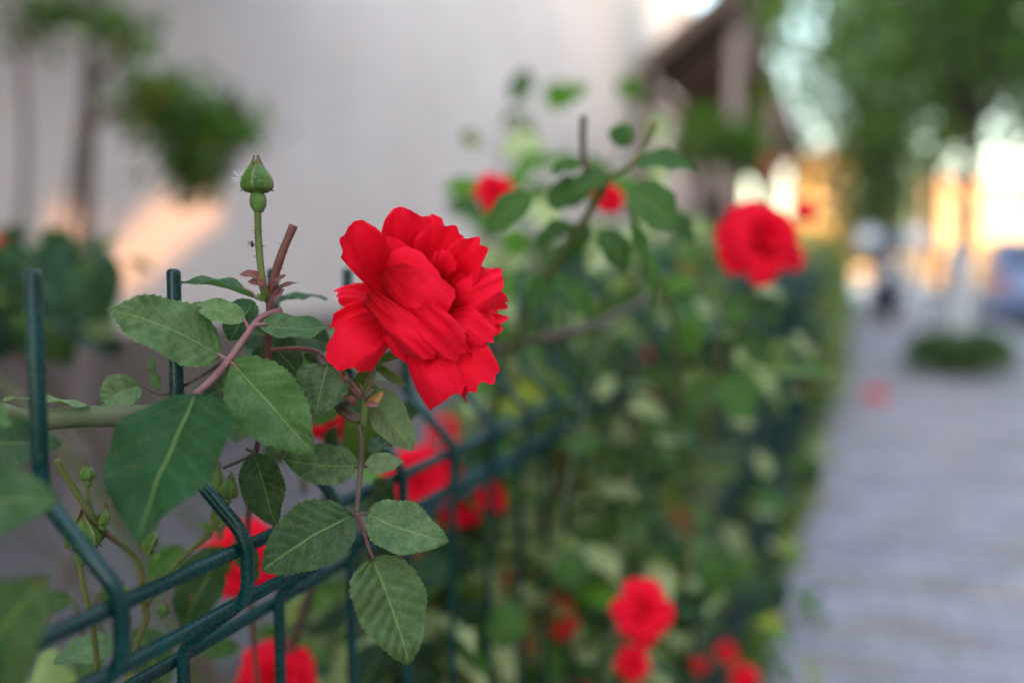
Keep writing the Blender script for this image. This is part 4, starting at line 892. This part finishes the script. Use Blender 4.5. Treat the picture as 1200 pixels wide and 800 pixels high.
tree('street_tree', 'tall tree far down the street seen above the whitewashed tree', gp(1090, 30)+Vector((0, 0, -.1)), 4.0, .2, (0, -.5, 8.2, 4, 3.6, 3.6), 4500, .30, 35, G1, gap=.0)
tree('street_tree', 'tall tree on the right side beyond the parked blue car', gp(1215, 34)+Vector((0, 0, -.1)), 4.0, .2, (0, 0, 8.6, 4, 4, 4.0), 4500, .32, 36, G1, gap=.05)
tree('young_tree', 'slender young tree with drooping tufts by the pale wall at upper left', P(88, 640, 2.3)*1, 1.9, .016, (0, 0, 2.3, .5, .5, .35), 300, .07, 37, (20, 10, 0, 2, 8, 4, 40), limbs=3, gap=-.3, lean=(.05, -.06))
ytree = [o for o in bpy.data.objects if o.get('category') == 'tree'][-1]
yb = MB(); rnd = random.Random(77)
for (px, py, rx, ry, n) in [(185, 118, 38, 22, 420), (235, 140, 45, 22, 520), (265, 150, 34, 14, 200), (220, 180, 30, 26, 300), (235, 205, 26, 20, 150), (150, 45, 26, 20, 150), (50, 20, 40, 22, 190), (95, 15, 36, 18, 140)]:
    for i in range(n):
        x, y = px+rnd.gauss(0, rx*.72), py+rnd.gauss(0, ry*.85); v = P(x, y, 2.25+rnd.uniform(-.12, .12)); yb.col = leafcol(rnd, (25, 22, 0, 2, 8, 3 if py < 170 else 22, 40))
        d = Vector((rnd.gauss(0, 1), rnd.gauss(0, 1), rnd.gauss(-.5, .8))).normalized(); M = frame(d, Vector((rnd.gauss(0, .6), rnd.gauss(0, .6), 1))).to_4x4(); M.translation = v; L = .035
        yb.add([M@Vector((0, 0, 0)), M@Vector((L*.3, L*.45, 0)), M@Vector((0, L, 0)), M@Vector((-L*.3, L*.45, 0))], [(0, 1, 2), (0, 2, 3)])
yb.build('tuft', M_far, ytree, smooth=False, kind='stuff')
for pts in ([(100, 150, 0), (140, 130, 0), (200, 120, 0), (260, 150, 0)], [(104, 100, 0), (135, 70, 0), (155, 45, 0)], [(185, 122, 0), (215, 160, 0), (235, 205, 0)]):
    mstem(pts, 12, 4, M_stem_pink, 2.25, ytree)
for pts in ([(66, 330, 0), (88, 200, 0), (104, 60, 0), (116, -40, 0)], [(20, 330, 0), (30, 160, 0), (14, -40, 0)]):
    mstem(pts, 12, 8, M_taupe, 2.2, ytree)

# ------------------------------------------------------------------ clipped shrub ring, fallen rose, scooter, cars
def shrub():
    e = empty('shrub', gt, 'low clipped green shrub ringing the whitewashed tree trunk', 'shrub'); b = MB(); rnd = random.Random(41)
    for i in range(5200):
        t = rnd.uniform(0, 2*pi); r = .40*rnd.random()**.4; z = .34*rnd.random()**.6*(1-.35*(r/.4)**4)
        v = gt+DF*r*cos(t)+NQ*r*sin(t)*1.0+Vector((0, 0, z+.02)); b.col = leafcol(rnd, (30, 20, 10, 3, 2, 0, 20)); L = rnd.uniform(.03, .05)
        d = Vector((rnd.gauss(0, 1), rnd.gauss(0, 1), rnd.gauss(.3, .8))).normalized(); M = frame(d, Vector((rnd.gauss(0, .7), rnd.gauss(0, .7), 1))).to_4x4(); M.translation = v
        b.add([M@Vector((0, 0, 0)), M@Vector((L*.25, L*.5, 0)), M@Vector((0, L, 0)), M@Vector((-L*.25, L*.5, 0))], [(0, 1, 2), (0, 2, 3)])
    b.build('foliage', M_far, e, smooth=False)
    for i in range(14):
        t = i*.45; MB().tube([gt+DF*.1*cos(t)+NQ*.1*sin(t), gt+DF*.34*cos(t)+NQ*.34*sin(t)+Vector((0, 0, .26))], [.008, .004], 5).build('stem', M_stem_brown, e)
shrub()
fr = empty('fallen_rose', FP(6.3, -.41, .03), 'red rose lying on the paving before the shrub ring', 'rose')
add_flower(fr, gp(1030, 6.4)+Vector((0, 0, .05)), .15, (.2, -.3, 1), 1)
def wheel(e, c, axis, R_, w_, name='wheel'):
    Mx = Vector(axis).to_track_quat('Z', 'Y').to_matrix().to_4x4(); Mx.translation = Vector(c)
    ty = MB().lathe([(R_*.62, -w_/2), (R_*.94, -w_/2), (R_, -w_*.3), (R_, w_*.3), (R_*.94, w_/2), (R_*.62, w_/2)], Mx, 24).build(name, M_tyre, e)
    MB().lathe([(R_*.12, -w_*.52), (R_*.55, -w_*.50), (R_*.61, -w_*.51), (R_*.61, w_*.51), (R_*.55, w_*.50), (R_*.12, w_*.52)], Mx, 20).build('rim', M_chrome, ty)
def prism(prof, p0, q0, w_, taper=.0, zmid=.8):   # side profile (along p, z) swept across q, narrowing above zmid
    b = MB(); n = len(prof); vs = []
    for s in (-1, -.9, .9, 1):
        for x, z in prof:
            hw = w_/2*(1-taper*max(0, z-zmid)); sh = (.04 if abs(s) == 1 else 0)
            vs.append(FP(p0+x*(1-sh*.3), q0+s*hw, z-(sh*.5 if z > zmid else 0)))
    for k in range(3):
        for i in range(n): j = (i+1) % n; b_ = (k*n+i, k*n+j, (k+1)*n+j, (k+1)*n+i); b.f.append(b_); b.c.append(b.col)
    b.v = [tuple(v) for v in vs]; b.uv = [(0, 0)]*len(vs); b.f += [tuple(range(n-1, -1, -1)), tuple(range(3*n, 4*n))]; b.c += [b.col]*2
    return b
def car(p0, q0, m, label):
    e = empty('parked_car', FP(p0+2.1, q0, -.13), label, 'car', 'cars parked along the kerb'); g = -.13; w_ = 1.72
    body = [(0, .35), (.02, .62), (.06, .88), (.14, .97), (.9, 1.0), (3.0, .98), (3.9, .84), (4.15, .70), (4.22, .5), (4.2, .30), (3.75, .24), (3.62, .50), (3.4, .62), (3.2, .62), (2.98, .50), (2.86, .22), (1.22, .22), (1.1, .50), (.9, .62), (.68, .62), (.46, .50), (.34, .24), (.05, .28)]
    prism([(x, z+g) for x, z in body], p0, q0, w_, .12, .5).build('body', m, e, smooth=False)
    prism([(x, z+g) for x, z in [(.12, .985), (.42, 1.36), (.75, 1.45), (1.9, 1.47), (2.35, 1.38), (3.02, .99)]], p0, q0, w_*.93, .28, .85).build('cabin', m, e, smooth=False)
    for s in (-1, 1):
        for a in ([(.42, 1.02), (.60, 1.32), (.86, 1.40), (1.28, 1.41), (1.28, 1.02)], [(1.36, 1.02), (1.36, 1.41), (1.88, 1.42), (2.22, 1.34), (2.72, 1.02)]):
            b = MB(); vs = [FP(p0+x, q0+s*(w_*.93/2*(1-.28*max(0, z+g-.85))+.006), z+g) for x, z in a]; b.add(vs+[v+NQ*s*.006 for v in vs], [tuple(range(len(a))), tuple(range(2*len(a)-1, len(a)-1, -1))]).build('window', M_glass, e, smooth=False)
        for x in (.79, 3.3): wheel(e, FP(p0+x, q0+s*(w_/2-.10), g+.31), NQ, .31, .19)
        MB().fbox(p0-.03, p0+.06, q0+s*.72-.11, q0+s*.72+.11, .66+g, .86+g).build('tail_light', M_terra, e, smooth=False)
        MB().fbox(p0+4.1, p0+4.19, q0+s*.6-.16, q0+s*.6+.16, .6+g, .74+g).build('headlight', M_lens, e, smooth=False)
        MB().fbox(p0+2.55, p0+2.7, q0+s*(w_/2+.02), q0+s*(w_/2+.19), .98+g, 1.12+g).build('mirror', m, e, smooth=False)
        MB().fbox(p0+1.4, p0+1.56, q0+s*(w_/2-.005), q0+s*(w_/2+.015), .84+g, .87+g).build('door_handle', M_chrome, e, smooth=False)
    b = MB(); vs = [FP(p0+x-.012, q0+y, z+g) for x, y, z in ((.17, -.66, 1.04), (.17, .66, 1.04), (.40, .58, 1.34), (.40, -.58, 1.34))]; b.add(vs+[v+DF*.01 for v in vs], [(0, 1, 2, 3), (7, 6, 5, 4)]).build('rear_window', M_glass, e, smooth=False)
    MB().fbox(p0-.06, p0+.1, q0-.8, q0+.8, .34+g, .52+g).build('bumper', m, e, smooth=False)
    MB().fbox(p0-.072, p0-.062, q0-.26, q0+.26, .56+g, .67+g).build('number_plate', M_clothwhite, e, smooth=False)
car(16.6, -2.72, M_bluepaint, 'blue parked car at the right edge of the photo beyond the whitewashed tree')
car(27.0, -2.8, M_pinkpaint, 'dusty reddish parked car further down the kerb behind the blue one')
def scooter():
    g = gp(1040, 15.0); e = empty('motor_scooter', g, 'dark blue motor scooter parked on the pavement near the end of the fence', 'scooter'); a = DF
    S = lambda p, q, z: g+DF*p+NQ*q+Vector((0, 0, z))
    wheel(e, S(-.62, 0, .24), NQ, .24, .12); wheel(e, S(.62, 0, .24), NQ, .24, .13)
    MB().tube([S(-.62, 0, .3), S(-.56, 0, .5), S(-.46, 0, .85), S(-.42, 0, 1.02)], [.09, .05, .04, .035], 10).build('fork', M_darkpaint, e)
    sh = MB(); vs = []; n = 8
    for i in range(n+1):
        z = .32+.62*i/n; hw = .20+.06*sin(pi*i/n)
        for j in range(7): v = -1+j/3; vs.append(S(-.52+.10*v*v+.10*i/n, v*hw, z))
    sh.add(vs, [(i*7+j, i*7+j+1, (i+1)*7+j+1, (i+1)*7+j) for i in range(n) for j in range(6)]).build('leg_shield', M_darkpaint, e)
    MB().tube([S(-.40, 0, .30), S(0, 0, .27), S(.2, 0, .3)], [.15, .16, .14], 10).build('floor_board', M_darkpaint, e)
    MB().tube([S(.15, 0, .42), S(.35, 0, .55), S(.7, 0, .62), S(.92, 0, .66)], [.12, .2, .19, .08], 14).build('rear_body', M_darkpaint, e)
    MB().tube([S(.12, 0, .74), S(.3, 0, .79), S(.7, 0, .84), S(.86, 0, .83)], [.08, .13, .14, .06], 12).build('seat', M_tyre, e)
    MB().tube([S(-.40, -.34, 1.02), S(-.44, -.15, 1.04), S(-.44, .15, 1.04), S(-.40, .34, 1.02)], .02, 8).build('handlebar', M_tyre, e)
    MB().tube([S(-.66, 0, .74), S(-.64, 0, .74), S(-.46, 0, .78)], [.14, .17, .12], 16).build('headlight', M_lens, e)
    for s in (-1, 1):
        MB().tube([S(-.42, s*.2, 1.04), S(-.40, s*.3, 1.25)], .008, 6).build('mirror_stalk', M_chrome, e)
        Mx = (-DF+Vector((0, 0, .25))).to_track_quat('Z', 'Y').to_matrix().to_4x4(); Mx.translation = S(-.40, s*.33, 1.27)
        MB().lathe([(.02, -.03), (.15, -.015), (.16, .005), (.15, .012), (.01, .02)], Mx, 18).build('mirror', M_lens, e)  # oversized, and the white lens colour stands in for a bright sky reflection
    ws = MB(); vs = [S(-.5+.14*i/4, (j-2)*.13*(1-.1*i), 1.05+.32*i/4) for i in range(5) for j in range(5)]
    ws.add(vs, [(i*5+j, i*5+j+1, (i+1)*5+j+1, (i+1)*5+j) for i in range(4) for j in range(4)]).build('windshield', M_glass, e)
scooter()

# weeds in the joints beside the fence
wb = MB(); rnd = random.Random(91)
for i in range(800):
    p = 1.2+rnd.random()**1.4*14; q = rnd.uniform(.06, .21) if noise.noise(Vector((p*2.2, 0, 3))) > .15 else rnd.uniform(.15, .21)
    h = rnd.uniform(.02, .07)*(1.2 if q > .15 else .7); v = FP(p, q, .002); d = (Vector((rnd.gauss(0, .5), rnd.gauss(0, .5), 1))).normalized(); nh = Vector((rnd.gauss(0, 1), rnd.gauss(0, 1), .5))
    wb.col = leafcol(rnd, (30, 14, 0, 12, 22, 8, 20)); leaf_geo(wb, h, h*.45, 3, 2, .2, .15, seed=i, Mx=(lambda M: (setattr(M, 'translation', v), M)[1])(frame(d, nh).to_4x4()))
wb.build('weeds', M_far, kind='stuff')
